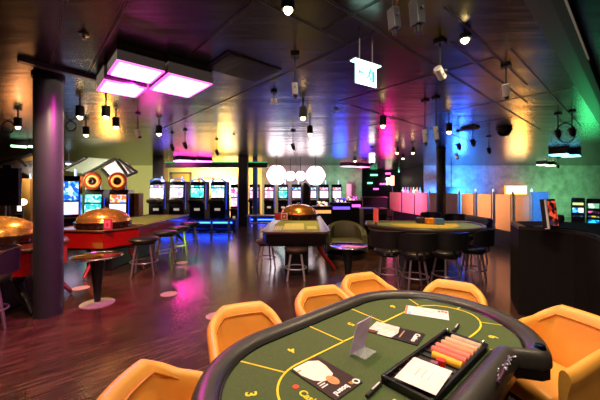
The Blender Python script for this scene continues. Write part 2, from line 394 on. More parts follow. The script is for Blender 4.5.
# looped cables
def loopc(px, py, R, Y, lb, a0=0, a1=32):
    p = at(px, py, Y); cz = CEIL-R-.01 if a1 > 20 else p.z
    o = MB().tube([(p.x+R*math.cos(k*PI/16), p.y, cz+R*math.sin(k*PI/16)) for k in range(a0, a1)], .012, 6).build('cable', black); tag(o, lb, 'cable')
loopc(71, 137, .1, 6.2, 'round black cable loop right of the thick column')
loopc(8, 137, .12, 6.2, 'black cable loop left of the thick column')
loopc(566, 121, .2, 6.4, 'large drooping black cable above the counter', 0, 33)
# sprinkler heads and ring
for px, py, lb in [(84, 34, 'small round sprinkler rose in the dark ceiling at upper left'), (336, 109, 'small black sprinkler left of the bright can spotlight'), (234, 134, 'small black sprinkler above the bulkhead')]:
    Y = (CEIL-EYE)*F/(HZ-py); p = at(px, py, Y); o = MB().lathe([(0, 0), (.045, 0), (.04, -.012), (.012, -.016), (.012, -.04), (.02, -.045), (0, -.046)], (p.x, p.y, CEIL), 16).build('sprinkler', steel, None, True); tag(o, lb, 'sprinkler')
p = at(470, 128, (CEIL-EYE)*F/(62)); o = MB().lathe([(0, 0), (.2, 0), (.2, -.03), (.15, -.05), (0, -.05)], (p.x, p.y, CEIL), 24).build('ceiling_speaker', dark, None, True); tag(o, 'flat round dark speaker in the ceiling above the blue glow', 'speaker')
# ceiling air grille near 245,70
p = at(243, 62, (CEIL-EYE)*F/(HZ-68)); t = thing('air_grille', 'dark slatted air grille right of the large pink panel', 'vent', (p.x, p.y, CEIL), ROOM)
MB().box((0, 0, -.006), (.7, .55, .012)).build('frame', mat('grille', '1a1a1d', .5), t)
sl = MB()
for k in range(14): sl.box((0, -.24+k*.037, -.016), (.64, .012, .01))
sl.build('slat_panel', mat('grille_slat', '3a3a40', .4, .5), t)

# exit sign
p = at(366, 67, (2.66-EYE)*F/(HZ-67)); 
t = thing('exit_sign', 'glowing white and green running figure exit sign hanging from the ceiling', 'sign', (p.x, p.y, CEIL), math.radians(33))
sw, sh = .26, .19
dz = -(CEIL-2.69)
MB().box((0, 0, dz), (sw*1.25, .07, .012), bevel=.003).build('top_plate', mat('exit_plate', 'e8fff8', .4, em='b8ffee', es=2), t)
for s in (-1, 1): MB().rod((s*.08, 0, 0), (s*.08, 0, dz), .005).build('hanger', steel, t)
exw = mat('exit_white', 'ffffff', .4, em='c8fff4', es=2.0); exg = mat('exit_teal', '10b8a0', .4, em='12b8a4', es=1.1)
MB().box((0, 0, dz-sh/2-.006), (sw, .008, sh)).build('glowing_panel', exw, t)
rm = Matrix.Translation((.04, -.006, dz-sh*.62)) @ Matrix.Rotation(PI/2, 4, 'X')
fg = MB()
fg.lathe([(0, -.001), (.011, -.001), (.011, .001), (0, .001)], (.05, 0, 0), 12)
fg.bm.transform(Matrix.Translation((0, -.006, dz-.05)) @ Matrix.Rotation(PI/2, 4, 'X') @ Matrix.Translation((0, 0, 0)))
for (x0, z0, x1, z1, th) in [(.045, -.062, .03, -.10, .016), (.03, -.10, .052, -.125, .010), (.052, -.125, .045, -.15, .009), (.03, -.10, .012, -.125, .010), (.012, -.125, -.005, -.125, .009), (.045, -.067, .066, -.085, .007), (.045, -.067, .02, -.075, .007)]:
    fg.rod((x0, -.006, dz+z0), (x1, -.006, dz+z1), th/2, seg=8)
fg.build('running_figure', exg, t)
MB().box((.088, -.005, dz-.105), (.03, .004, .1)).build('doorway', exg, t)
ar = MB(); ar.box((-.065, -.006, dz-.09), (.055, .004, .012)); ar.rod((-.095, -.006, dz-.09), (-.075, -.006, dz-.07), .005); ar.rod((-.095, -.006, dz-.09), (-.075, -.006, dz-.11), .005)
ar.build('arrow', exg, t)

# ------------------------------------------------------------------ poker table in the foreground
A0, A1, B0, B1 = .375, 2.30, .26, 1.395
R_ = (B1-B0)/2; CA, CB = (A0+A1)/2, (B0+B1)/2; HL = (A1-A0)/2-R_
def outline(off):
    pts = []
    r = R_-off; N = 40
    for k in range(N+1):
        th = -PI/2+PI*k/N; pts.append((HL+r*math.cos(th), r*math.sin(th)))
    for k in range(N+1):
        th = PI/2+PI*k/N; pts.append((-HL+r*math.cos(th), r*math.sin(th)))
    n0 = 60; low = []
    for k in range(1, n0):
        x = -HL+2*HL*k/n0; low.append((x, -r))
    out = []
    for x, y in pts+low:
        if y < 0:
            s = (.47-abs(x))/.10; s = max(0, min(1, s)); s = s*s*(3-2*s)
            y = y+.115*s*(min(1, -y/r))
        out.append((x, y))
    return out
t = thing('poker_table', 'large oval poker table with green felt and dark padded rail in the foreground', 'table', ab(CA, CB), ROOM)
OUT = outline(0); INN = outline(.105); nn = len(OUT)
prof = []
for k in range(13):
    th = PI*k/12; prof.append((.5-.5*math.cos(th), .745+.052*math.sin(th)**.8))
prof = [(0.06, .715), (.02, .72), (0, .73)]+prof+[(1, .735)]
rows = []
for (ox, oy), (ix, iy) in zip(OUT, INN):
    rows.append([Vector((ox+(ix-ox)*u, oy+(iy-oy)*u, z)) for u, z in prof])
mb = MB(); mb.grid(rows, close_u=True); mb.build('padded_rail', railm, t, True)
mb = MB(); mb.prism(outline(.09), .70, .755); mb.build('felt_top', felt, t)
mb = MB(); mb.prism(outline(.008), .665, .728); mb.build('apron', blackg, t)
mb = MB(); rows = [[Vector((x, y, z)) for z in (.752, .759)] for x, y in outline(.1)]
mb = MB(); mb.tube([(x, y, .757) for x, y in outline(.108)], .006, 6, True); mb.build('rail_piping', blackg, t, True)
for s in (-1, 1):
    mb = MB(); mb.prism([(s*.5+x*.16, y*.28) for x, y in ((-1, -.6), (-.6, -1), (.6, -1), (1, -.6), (1, .6), (.6, 1), (-.6, 1), (-1, .6))], .04, .67); mb.build('pedestal', black, t)
    MB().box((s*.5, 0, .02), (.42, .7, .04), bevel=.01).build('pedestal_foot', black, t)
FZ = .7555
def line(pts, w=.0075, closed=False, name='felt_line', z=FZ):
    mb = MB(); pts = [Vector((p[0], p[1], 0)) for p in pts]; n = len(pts); L, Rr = [], []
    for i, p in enumerate(pts):
        a = pts[(i-1) % n] if (closed or i) else p; b = pts[(i+1) % n] if (closed or i < n-1) else p
        d = (b-a).normalized(); nv = Vector((-d.y, d.x, 0))*w/2
        L.append([p-nv+Vector((0, 0, z)), p+nv+Vector((0, 0, z)), p+nv+Vector((0, 0, z+.0012)), p-nv+Vector((0, 0, z+.0012))])
    V = mb.grid(L, close_u=closed, close_v=True)
    if not closed: mb.bm.faces.new(V[0]); mb.bm.faces.new(V[-1])
    return mb.build(name, yellow, t)
def L_(a, b): return (a-CA, b-CB)
# betting loop
lx, ly = .72, .165
loop = []
r0 = .22; cxr = 2.17-CA-r0; cy0 = 0.01
for k in range(21):
    th = -PI*.42+PI*.92*k/20; loop.append((cxr+r0*math.cos(th), cy0+r0*.93*math.sin(th)-.03))
for k in range(21):
    th = PI/2+PI*.85*k/20; loop.append((-(CA-.70-r0)+r0*math.cos(th), cy0+r0*.93*math.sin(th)))
def LP(px, py):
    p = on(px, py, .757); return (p.dot(AX)-CA, p.dot(BX)-CB)
left_end = [q for q in loop if q[0] < -.1]
right_end = [LP(*q) for q in [(468, 338), (474.5, 333.5), (479, 329.5), (481, 325.5), (480, 321), (476.5, 317), (471.7, 314), (465, 311.3), (457, 309), (447, 306.8), (436, 305.3), (424, 305.3), (414, 307.5), (404, 312)]]
line(right_end+left_end, .009)
for a0, b0, a1, b1 in [(.53, .8, .70, .83), (.74, 1.24, .84, 1.03), (1.23, 1.30, 1.24, 1.03), (1.62, 1.30, 1.60, 1.03)]:
    line([L_(a0, b0), L_(a1, b1)])
for q0, q1 in [((402, 294), (418.5, 305)), ((468, 302), (457, 309)), ((523, 328), (481, 322)), ((517.5, 358), (490, 349))]:
    line([LP(*q0), LP(*q1)])
for s, a, b in [('2', .60, .68), ('3', .65, 1.01), ('4', .98, 1.15), ('5', 1.43, 1.14), ('6', 1.86, 1.12), ('7', 0, 0), ('8', 0, 0), ('9', 0, 0)]:
    cx, cy = L_(a, b) if a else LP(*{'7': (440, 300), '8': (482, 312), '9': (494, 337)}[s]); ux, uy = max(-HL, min(HL, cx))-cx, -cy
    if abs(cy) < .02: ux, uy = (-1 if cx > 0 else 1), 0
    ang = math.atan2(uy, ux)-PI/2
    text(s, .062, yellow, t, 'seat_number', Matrix.Translation((cx, cy, FZ+.001)) @ Matrix.Rotation(ang, 4, 'Z'), bold=.0015)
# community card boxes and casino logo on the cloth
for k in range(1):
    x, y = L_(1.02, .60); line([(x-.1, y-.06), (x-.1, y+.02), (x+.02, y+.02), (x+.02, y-.06)], closed=True, name='card_box_line')
x, y = L_(.775, .85)
text('Casino', .045, yellow, t, 'cloth_logo', Matrix.Translation((x+.03, y-.02, FZ+.001)) @ Matrix.Rotation(-PI/2, 4, 'Z'), bold=.001)
MB().rod((x+.035, y+.075, FZ), (x+.035, y+.075, FZ+.002), .014, seg=16).build('cloth_logo_dot', mat('red_print', 'd0502c', .8), t)
MB().lathe([(0, 0), (.02, .0), (.026, .012), (.02, .026), (0, .03)], (1.83-CA, .315-CB, .785), 16).build('chrome_button', mat('blue_chrome', '3a5a90', .15, 1), t, True)
# glittering trim on dealer's notch edge
o = thing('beaded_strap', 'glittering beaded strap on the dealer edge of the poker rail', 'strap', ab(1.52, .385, .79), ROOM)
cols = [white, mat('bead_magenta', '8a2060', .25), mat('bead_clear', 'c8c8d0', .1, .8)]
mb = MB(); mb.tube([(-.14, -.015, .000), (-.05, -.01, .006), (.05, 0, .006), (.12, -.005, .0)], .008, 8); mb.build('band', mat('band', '241a20', .4), o, True)
for k in range(26):
    x = -.13+k*.0098; mb = MB(); r = random.uniform(.003, .0055)
    mb.lathe([(r*math.sin(PI*j/6), -r*math.cos(PI*j/6)) for j in range(7)], (x, random.uniform(-.018, .008), .012), 8); mb.build('bead', cols[0 if .35 < k/26 < .6 and k % 2 else (1 if k < 14 and k % 2 else 2)], o, True)

# chip tray
ta0, ta1, tb0, tb1 = 1.085, 1.70, .495, .71
tr = thing('chip_tray', 'black rectangular dealer chip tray on the green felt', 'chip tray', ab((ta0+ta1)/2, (tb0+tb1)/2, .757), ROOM)
W, D = ta1-ta0, tb1-tb0
MB().box((0, 0, .006), (W, D, .012), bevel=.003).build('tray_base', black, tr)
for s in (-1, 1):
    MB().box((0, s*(D/2-.008), .017), (W, .016, .034), bevel=.004).build('tray_wall', blackg, tr)
    MB().box((s*(W/2-.008), 0, .017), (.016, D-.02, .034), bevel=.004).build('tray_wall', blackg, tr)
NR = 12; pitch = (W-.05)/NR
for k in range(1, NR): MB().box((-W/2+.025+k*pitch, 0, .014), (.003, D-.03, .012)).build('divider', steel if k in (2, 4) else dark, tr)
for s in (-1, 1): MB().lathe([(0, .034), (.008, .034), (.008, .046), (.0, .05)], (W/2-.012, s*(D/2-.02), 0), 12).build('lock_post', chrome, tr, True)
chipc = {6: ('f0b81c', .75), 7: ('e0705c', .9), 8: ('e08468', .9), 9: ('e89c6c', .85), 10: ('d8b088', .85), 11: ('c8b08c', .8)}
base = ab((ta0+ta1)/2, (tb0+tb1)/2, .757)
for k, (hexc, fr) in chipc.items():
    L = (D-.04)*fr; x = -W/2+.025+(k+.5)*pitch
    p = base+AX*x+BX*(-D/2+.02+L/2)+Vector((0, 0, .024))
    mb = MB(); seg = 16; nch = int(L/.0035)
    rows = []
    for j in range(nch):
        y0 = -L/2+j*.0035
        for yy, rr in ((y0, .0175), (y0+.0026, .0175), (y0+.0028, .0162), (y0+.0034, .0162)):
            rows.append([Vector((rr*math.cos(2*PI*q/seg), yy, rr*math.sin(2*PI*q/seg))) for q in range(seg)])
    V = mb.grid(rows, close_v=True); mb.bm.faces.new(V[0]); mb.bm.faces.new(V[-1])
    o = mb.build('chip_row', mat('chips_'+hexc, hexc, .45), None, False, p, ROOM)
    tag(o, {6: 'row of yellow chips standing in the tray', 7: 'row of coral chips next to the yellow row', 8: 'second coral row of chips in the tray', 9: 'row of light orange chips in the tray', 10: 'row of pale beige chips in the tray', 11: 'outermost beige row of chips at the tray end'}[k], 'casino chips', 'chip rows in the tray', 'stuff')
def slab(name, a0, a1, b0, b1, z, h, m, label, cat, rot=0, tilt=0):
    o = MB().box((0, 0, 0), (a1-a0, b1-b0, h), bevel=min(h*.3, .002)).build(name, m, None, False, ab((a0+a1)/2, (b0+b1)/2, z+h/2), ROOM+rot); o.rotation_euler.x = tilt
    return tag(o, label, cat)
slab('plaque', 1.345, 1.375, .565, .60, .775, .03, mat('red_plaque', 'd8281c', .3), 'bright red plaque block standing in the chip tray', 'plaque', .2)
slab('plaque', 1.31, 1.335, .58, .61, .775, .028, mat('purple_plaque', '7a4a62', .4), 'dull purple plaque block beside the red one', 'plaque', .2)
for k, (aa, bb) in enumerate([(1.27, .655), (1.30, .665), (1.245, .66)]):
    o = MB().rod((0, 0, 0), (0, 0, .02), .019, seg=20).build('chip_stack', mat('chips_d8603c', 'd8603c', .45), None, True, ab(aa, bb, .771)); tag(o, ['middle of three small orange chip stacks left in the tray', 'right one of three small orange chip stacks in the tray', 'left one of three small orange chip stacks in the tray'][k], 'casino chips', 'small orange chip stacks')
cardm = mat('white_card', 'e8dcd6', .5)
o = thing('rules_card', 'blank white card lying across the near end of the chip tray', 'card', ab(1.205, .585, .80), ROOM+.1)
MB().box((0, 0, 0), (.20, .16, .0015)).build('card_sheet', cardm, o)
for k in range(3): MB().box((-.0, -.025+k*.025, .001), (.07, .002, .001)).build('faint_line', mat('grey_print', 'b8a8a4', .6), o)
# pens
def pen(px, py, rot, label):
    p = on(px, py, .76); o = thing('marker', label, 'pen', p+Vector((0, 0, .006)), ROOM+rot)
    MB().rod((-.055, 0, 0), (.055, 0, 0), .008, seg=12).build('barrel', black, o, True)
    MB().box((0.015, 0, .007), (.06, .006, .004)).build('white_label', white, o)
pen(374, 391, .1, 'black and white marker on the felt left of the chip tray')
pen(456, 329, .15, 'black and white marker on the felt beyond the chip tray')
# acrylic sign holder
p = on(362, 352, .757)
o = thing('acrylic_holder', 'small clear tilted sign holder with violet insert on the felt', 'sign holder', p, ROOM+.05)
acr = mat('clear_acrylic', 'f4f4ff', .1, alpha=.25)
mb = MB(); mb.box((-.01, .0, .085), (.125, .003, .17), rx=.25); mb.build('upright_sheet', mat('violet_insert', 'dcc0ec', .4), o)
MB().box((.0, -.01, .002), (.1, .08, .003)).build('foot_sheet', acr, o)
# magazines
def quad_cover(name, pa, label, wm, build_fn):
    a0, a1, b0, b1, rot = pa
    o = thing(name, label, 'magazine', ab((a0+a1)/2, (b0+b1)/2, .757), ROOM+PI+rot)
    w, h = a1-a0, b1-b0
    MB().box((0, 0, .002), (w, h, .004)).build('cover', wm, o)
    build_fn(o, w, h); return o
cov = mat('brown_cover', '33211a', .3); skin = mat('face_print', 'd88a50', .5, scale=60, var=.3); cream = mat('coat_print', 'e6e4d0', .5, var=.1, scale=50)
whp = mat('white_print', 'f0ece6', .5); orp = mat('orange_print', 'e8a038', .5)
def flat(o, pts, z, m, name):
    MB().prism(pts, z, z+.0006).build(name, m, o)
def c1(o, w, h):
    flat(o, [(-.02, -h/2), (.07, -h/2), (.075, -.07), (.06, -.01), (.035, .02), (.0, .03), (-.035, .01), (-.055, -.05), (-.06, -.1)], .004, cream, 'printed_coat')
    flat(o, [(.0+.022*math.cos(k*PI/8), .04+.034*math.sin(k*PI/8)) for k in range(16)], .0048, skin, 'printed_face')
    text('n', .034, orp, o, 'title_letter', Matrix.Translation((-.042, h/2-.024, .0045)), bold=.001)
    text('O', .042, whp, o, 'title_letter', Matrix.Translation((-.066, h/2-.022, .0045)), bold=.0015)
    text('board', .034, whp, o, 'title', Matrix.Translation((.02, h/2-.024, .0045)), bold=.0012)
    for k in range(3): MB().box((.052, .045-k*.014, .0045), (.035-.004*k, .006, .0006)).build('printed_text_line', whp, o)
    for k in range(2): MB().box((.062, -.085-k*.014, .0047), (.022, .009, .0006)).build('printed_badge', [whp, orp][k], o)
quad_cover('magazine', (.865, 1.03, .76, 1.02, 0), 'magazine with a person in a white coat on a brown cover', cov, c1)
def c2(o, w, h):
    flat(o, [(-w/2, -h/2), (w/2-.03, -h/2), (w/2-.03, -.08), (w/2, -.08), (w/2, .0), (0, .015), (-w/2, .0)], .004, mat('pale_photo', 'd8cabe', .5, scale=40, var=.2), 'cover_photo')
    text('Casino', .036, whp, o, 'title', Matrix.Translation((0, h/2-.03, .0045)), bold=.0012)
    MB().box((.0, .035, .0045), (.09, .007, .0006)).build('printed_text_line', mat('tan_print', 'b0906c', .5), o)
    flat(o, [(w/2-.026, -h/2+.004), (w/2, -h/2+.004), (w/2, -.09), (w/2-.026, -.09)], .0041, mat('maroon_print', '6a3028', .5), 'printed_corner')
quad_cover('magazine', (1.45, 1.60, .765, 1.04, .22), 'dark magazine with a pale photo, lying between sign holder and leaflet', mat('dark_cover', '1e1712', .35), c2)
p0 = ab(1.93, .92, .757)
o = thing('leaflet', 'white landscape leaflet with red figures at its corner on the far felt', 'leaflet', p0, ROOM-1.15)
MB().box((0, 0, .001), (.26, .15, .002)).build('sheet', mat('leaflet_white', 'd8dcdc', .45), o)
MB().box((-.122, 0, .0022), (.014, .15, .0006)).build('orange_strip', mat('orange_strip', 'c88458', .5), o)
MB().box((-.10, -.05, .0022), (.02, .045, .0006)).build('blue_strip', mat('blue_strip', '8ab8d8', .5), o)
for k in range(3): flat(o, [(.075+k*.02+.009*math.cos(j*PI/4), .045+.006*(k % 2)+.016*math.sin(j*PI/4)) for j in range(8)], .002, mat('red_figures', 'b85a40', .5), 'printed_figure')
for k in range(4): MB().box((-.01, .035-k*.025, .0022), (.12, .003, .0005)).build('printed_text_line', mat('grey_print', 'b8a8a4', .6), o)

# ------------------------------------------------------------------ amber tub chairs
def tub_chair(label, loc, rz):
    """front faces +y, back mid at y=0"""
    t = thing('tub_chair', label, 'chair', loc, rz, 'amber tub chairs round the poker table')
    W2, D = .275, .46
    def path(s):  # s in -1..1, U shape; returns x,y,top height
        a = abs(s); sg = 1 if s > 0 else -1
        if a < .38:
            x = a/.38*.165; return sg*x, 0.0-.012*(1-(a/.38)**2)+.012, .80
        if a < .58:
            u = (a-.38)/.2; th = u*PI/2
            return sg*(.165+.10*math.sin(th)), .012+.11*(1-math.cos(th)), .80-.085*u
        u = (a-.58)/.42
        e = u*u*(3-2*u)
        return sg*(.265+.012*u), .122+(D-.122)*u, .715-.065*e
    rows = []; N = 60
    for i in range(N+1):
        s = -1+2*i/N; x, y, h = path(s); x2, y2, _ = path(min(1, s+.01)); x1, y1, _ = path(max(-1, s-.01))
        tx, ty = x2-x1, y2-y1; l = math.hypot(tx, ty); nx, ny = ty/l, -tx/l  # outward
        lean = max(0, (h-.6))*.16 if abs(s) < .6 else 0
        w = .034
        flare = .02
        sec = [(-w*.8, .40), (-w, .55), (-w, h-.06), (-w*.9, h-.02), (-w*.45, h), (0.005, h+.004), (w*.6, h-.004), (w*1.15, h-.025), (w*1.1, h-.055), (w*.7, h-.1), (w*.45, .5), (w*.1, .36), (-w*.8, .36)]
        row = []
        for o_, z in sec:
            k = max(0, (z-.42)); bx = -k*.17*(1 if abs(s) < .6 else max(0, 1-(abs(s)-.6)*4))
            row.append(Vector((x*(1-.0*k)+nx*o_, y+ny*o_+bx, z)))
        rows.append(row)
    mb = MB(); V = mb.grid(rows, close_v=True); mb.bm.faces.new(V[0]); mb.bm.faces.new(V[-1])
    mb.bm.transform(Matrix.Diagonal((.77, 1, 1, 1))); mb.build('shell', orange, t, True)
    # inset piping on the inside of the back
    pts = []
    for s in [i/40*.56 for i in range(-40, 41)]:
        x, y, h = path(s); k = h-.42-.045; pts.append((x*.93, y+.046-k*.17, h-.05))
    e = pts[-1]; b0 = pts[0]
    pts = [(b0[0]+.0, b0[1]+.10, .47)]+[(b0[0], b0[1]+.03, .6)]+pts+[(e[0], e[1]+.03, .6), (e[0], e[1]+.10, .47)]
    mb = MB(); mb.tube([(x*.77, y, z) for x, y, z in pts], .0065, 8); mb.build('back_piping', orange2, t, True)
    mb = MB(); mb.box((0, .27, .425), (.36, .42, .11), bevel=.035); mb.build('seat_cushion', orange, t, True)
    mb = MB(); mb.box((0, .25, .345), (.34, .36, .05), bevel=.01); mb.build('seat_base', black, t, True)
    for sx in (-1, 1):
        for sy in (-1, 1):
            MB().rod((sx*.14, .25+sy*.14, .33), (sx*.19, .25+sy*.2, 0), .018, .012).build('leg', black, t, True)
    return t
c0 = tub_chair('amber tub chair at the near left end of the poker table', (0, 0, 0), 0)
def put(o, p, q, off=0, dz=0):
    """p,q = ab coordinates of the two top back corners; chair faces the table"""
    P, Q = ab(*p), ab(*q); m = (P+Q)/2; d = (Q-P).normalized(); n = Vector((-d.y, d.x, 0))
    cen = ab(max(CA-HL, min(CA+HL, m.dot(AX))), CB)
    if n.dot(cen-m) < 0: n = -n
    rz = math.atan2(n.y, n.x)-PI/2
    loc = m+n*(.06+off)
    return (loc.x, loc.y, 0), rz
spots = [((.41, 1.50), (.17, 1.27), 'amber tub chair at the near left end of the poker table', 0),
         ((.92, 1.80), (1.20, 1.70), 'amber tub chair left of the table, pink glow beside its back', 0),
         ((1.55, 1.72), (1.84, 1.60), 'amber tub chair in front of the low table, half hidden by another', 0),
         ((2.08, 1.73), (2.38, 1.63), 'smallest looking amber tub chair, beyond the middle of the far rail', 0),
         ((2.57, 1.17), (2.66, .85), 'amber tub chair at the far end below the black bar stools', 0),
         ((2.60, .38), (2.46, .08), 'amber tub chair at the right beside the black counter', -.02)]
for i, (p, q, lb, off) in enumerate(spots):
    loc, rz = put(None, p, q, off)
    if i == 0: c0.location = loc; c0.rotation_euler.z = rz
    else: copy_tree(c0, loc, rz, lb)

# ------------------------------------------------------------------ round cocktail tables and floor discs
def cocktail(px, py, label):
    p = on(px, py, 0); t = thing('cocktail_table', label, 'table', (p.x, p.y, 0), 0)
    t.scale = (.94, .94, 1)
    MB().lathe([(0, 0), (.22, 0), (.22, .008), (.1, .02), (.03, .035), (0, .035)], seg=40).build('base_disc', mat('satin_metal', 'e0d8d4', .4, .6), t, True)
    MB().lathe([(0, .03), (.04, .03), (.05, .2), (.1, .61), (0, .61)], seg=32).build('cone_stem', black, t, True)
    MB().lathe([(0, .605), (.17, .61), (.29, .628), (.325, .645), (.32, .655), (.29, .645), (.17, .64), (0, .64)], seg=48).build('tray_top', mat('smoked_mirror', 'b8a080', .1, 1), t, True)
    MB().tube([(.322*math.cos(k*PI/24), .322*math.sin(k*PI/24), .652) for k in range(48)], .007, 6, True).build('rim', chrome, t, True)
cocktail(97.5, 303.5, 'round mirror topped low table on a black cone by the thick column')
cocktail(348, 286, 'round mirror topped low table before the olive armchair')
discm = mat('floor_disc', 'c8a8a0', .4)  # flat pale discs laid on the floor
for px, py, lb in [(169, 294, 'pale round floor disc nearest the pink reflection'), (182, 262.5, 'small pale round floor disc farthest from the camera'), (81, 288, 'pale round floor disc right of the thick column'), (216, 316, 'round pink tinted floor disc next to the left amber chair')]:
    p = on(px, py, 0); o = MB().lathe([(0, .0), (.12, .0), (.12, .003), (.1, .006), (0, .006)], (p.x, p.y, 0), 32).build('floor_disc', discm, None, True); tag(o, lb, 'floor plate')

# ------------------------------------------------------------------ stools
def stool(label, x, y, rz, h=.62, r=.2, back=False, group=None, legm=chrome, sm=None):
    t = thing('bar_stool', label, 'stool', (x, y, 0), rz, group)
    sm = sm or leather
    MB().lathe([(0, h-.075), (r*.85, h-.075), (r, h-.055), (r*1.02, h-.03), (r*.94, h-.006), (r*.7, h), (0, h+.004)], seg=32).build('seat', sm, t, True)
    MB().lathe([(0, h-.11), (r*.75, h-.11), (r*.8, h-.07), (0, h-.07)], seg=28).build('seat_ring', black, t, True)
    for k in range(4):
        a = PI/4+k*PI/2; c, s = math.cos(a), math.sin(a)
        d = Vector((r*.62*c, r*.62*s, h-.09)); e = Vector((r*1.05*c, r*1.05*s, 0))
        MB().rod(e, d, .015, .019, 10).build('leg', legm, t, True)
    R = r*.92; z = h*.36
    MB().tube([(R*math.cos(k*PI/12), R*math.sin(k*PI/12), z) for k in range(24)], .011, 6, True).build('foot_ring', legm, t, True)
    if back:
        rows = []
        for k in range(25):
            a = -PI/2+(k-12)/12*1.3; rr = r*1.24
            f = 1-(abs(k-12)/12)**6*.35
            rows.append([Vector((rr*1*math.cos(a), rr*math.sin(a), h+.07)), Vector((rr*1.08*math.cos(a), rr*1.08*math.sin(a), h+.07+.25*f)),
                         Vector((rr*1.17*math.cos(a), rr*1.17*math.sin(a), h+.07+.25*f)), Vector((rr*1.14*math.cos(a), rr*1.14*math.sin(a), h+.05))])
        mb = MB(); V = mb.grid(rows, close_v=True); mb.bm.faces.new(V[0]); mb.bm.faces.new(V[-1]); mb.build('backrest', sm, t, True)
        for s in (-1, 1): MB().box((s*.05, -r*1.02, h+.03), (.035, .02, .2)).build('back_bracket', steel, t)
    return t
# around the right hand card table
g = 'black padded bar stools at the right hand card table'
s1 = stool('black bar stool with low back nearest the round mirror table', at(386, 0, 5.1).x, 5.0, -.25, .59, .22, True, g, mat('rosy_leg', 'a08894', .35, .6))
for px, Y, rz, lb in [(415, 4.75, .0, 'black bar stool in the middle front of the right card table'), (446, 4.85, .3, 'black bar stool third from the left at the right card table'),
                      (473, 5.2, .8, 'black bar stool at the right corner of the card table'), (476, 6.7, 1.4, 'black bar stool beside the carved end near the panels'),
                      (455, 8.0, 2.6, 'black bar stool behind the right card table'), (432, 8.6, 2.9, 'farthest black bar stool behind the right card table')]:
    copy_tree(s1, (at(px, 0, Y).x, Y, 0), rz, lb)
# backless stools
g2 = 'backless round stools at the roulette tables'
s2 = stool('large round backless stool in front of the left roulette table', -2.86, 5.6, .3, .68, .25, False, g2, mat('dull_leg', '94848c', .35, .6))
for x, y, lb in [(-2.87, 6.5, 'second backless stool along the left roulette table'), (-2.9, 7.3, 'third backless stool along the left roulette table'), (-2.95, 8.2, 'farthest backless stool along the left roulette table')]:
    copy_tree(s2, (x, y, 0), .3, lb)
s3 = stool('round stool tucked under the middle roulette table front', -.07, 5.33, 0, .56, .2, False, g2, mat('satin_metal', 'e0d8d4', .4, .6), mat('tan_seat_top', '5a4632', .4))
copy_tree(s3, (at(266, 0, 6.1).x, 6.1, 0), .4, 'round stool at the left side of the middle roulette table')
stool('black stool with backrest cut by the left picture edge', -3.5, 3.4, PI*.75, .58, .2, True, 'black stools at the nearest left roulette table', mat('dull_leg', '94848c', .35, .6), mat('purple_black', '221a26', .4))

# ------------------------------------------------------------------ roulette tables
def roulette_table(label, pts, wheel, feet, redside, felt_pts=None, ztop=.82, zb=.5, wlabel=''):
    cx = sum(p[0] for p in pts)/len(pts); cy = sum(p[1] for p in pts)/len(pts)
    t = thing('roulette_table', label, 'table', (cx, cy, 0))
    L = [(x-cx, y-cy) for x, y in pts]
    sc = lambda k: [(x*k, y*k) for x, y in L]
    MB().prism(L, ztop-.035, ztop).build('tabletop', wood if not redside else darkred, t)
    MB().prism(sc(.985), zb, ztop-.035).build('side_panel', redside or blackg, t)
    MB().prism(sc(.9), zb-.06, zb).build('under_frame', black, t)
    mb = MB(); n_ = len(L)
    mb.tube([(x, y, ztop-.01) for x, y in L], .022, 8, True); mb.build('edge_rail', mat('rail_brown', '5a3a20', .3) , t, True)
    if felt_pts:
        MB().prism([(x-cx, y-cy) for x, y in felt_pts], ztop, ztop+.004).build('felt', mat('roulette_felt', '8c9a48', .9), t)
    for fx, fy, dx, dy, m_ in feet:   # curved tusk legs
        path = []; R = []
        for k in range(13):
            u = k/12; out = .05+.26*(math.sin(u*PI*.5))**2-.10*math.sin(u*PI)
            path.append((fx-cx+dx*out, fy-cy+dy*out, (zb-.02)*(1-u)+.02)); R.append(.06-.035*u)
        MB().tube(path, R, 10).build('curved_leg', m_, t, True)
    MB().box((0, 0, zb/2), ((max(x for x, y in L)-min(x for x, y in L))*.35, (max(y for x, y in L)-min(y for x, y in L))*.5, zb), bevel=.02).build('pedestal', black, t)
    wx, wy = wheel
    mb = MB().lathe([(0, 0), (.44, 0), (.47, .02), (.47, .06), (.49, .08), (.49, .12), (.47, .13), (.40, .12), (0, .1)], seg=48)
    w = mb.build('roulette_wheel', mat('dark_bowl', '2a1810', .2, coat=.6), t, True, (wx-cx, wy-cy, ztop)); w['label'] = wlabel
    for k in range(16):
        a = k*PI/8; MB().box((.473*math.cos(a), .473*math.sin(a), .04), (.012, .03, .04), rz=a).build('bowl_stud', steel, w)
    MB().lathe([(.46, .12)]+[(.455*math.cos(k*PI/20), .13+.24*math.sin(k*PI/20)) for k in range(10)]+[(0, .375)], seg=48).build('dome_cover', gold, w, True)
    MB().lathe([(0, .37), (.03, .37), (.015, .39), (.025, .41), (0, .42)], seg=16).build('dome_knob', chrome, w, True)
    return t
roulette_table('red lacquered roulette table beside the mirror topped low table', [(-3.51, 5.43), (-3.18, 6.0), (-3.30, 9.0), (-4.5, 9.0), (-4.6, 5.9), (-4.3, 5.5)], (-3.84, 5.98),
               [(-3.75, 5.6, .0, -1, red), (-3.35, 6.0, 1, -.2, darkred), (-4.3, 8.6, -1, 0, black), (-3.5, 8.6, 1, 0, black)], red, [(-3.26, 6.5), (-3.36, 8.9), (-4.4, 8.9), (-4.45, 6.5)], wlabel='gold domed roulette wheel on the red table')
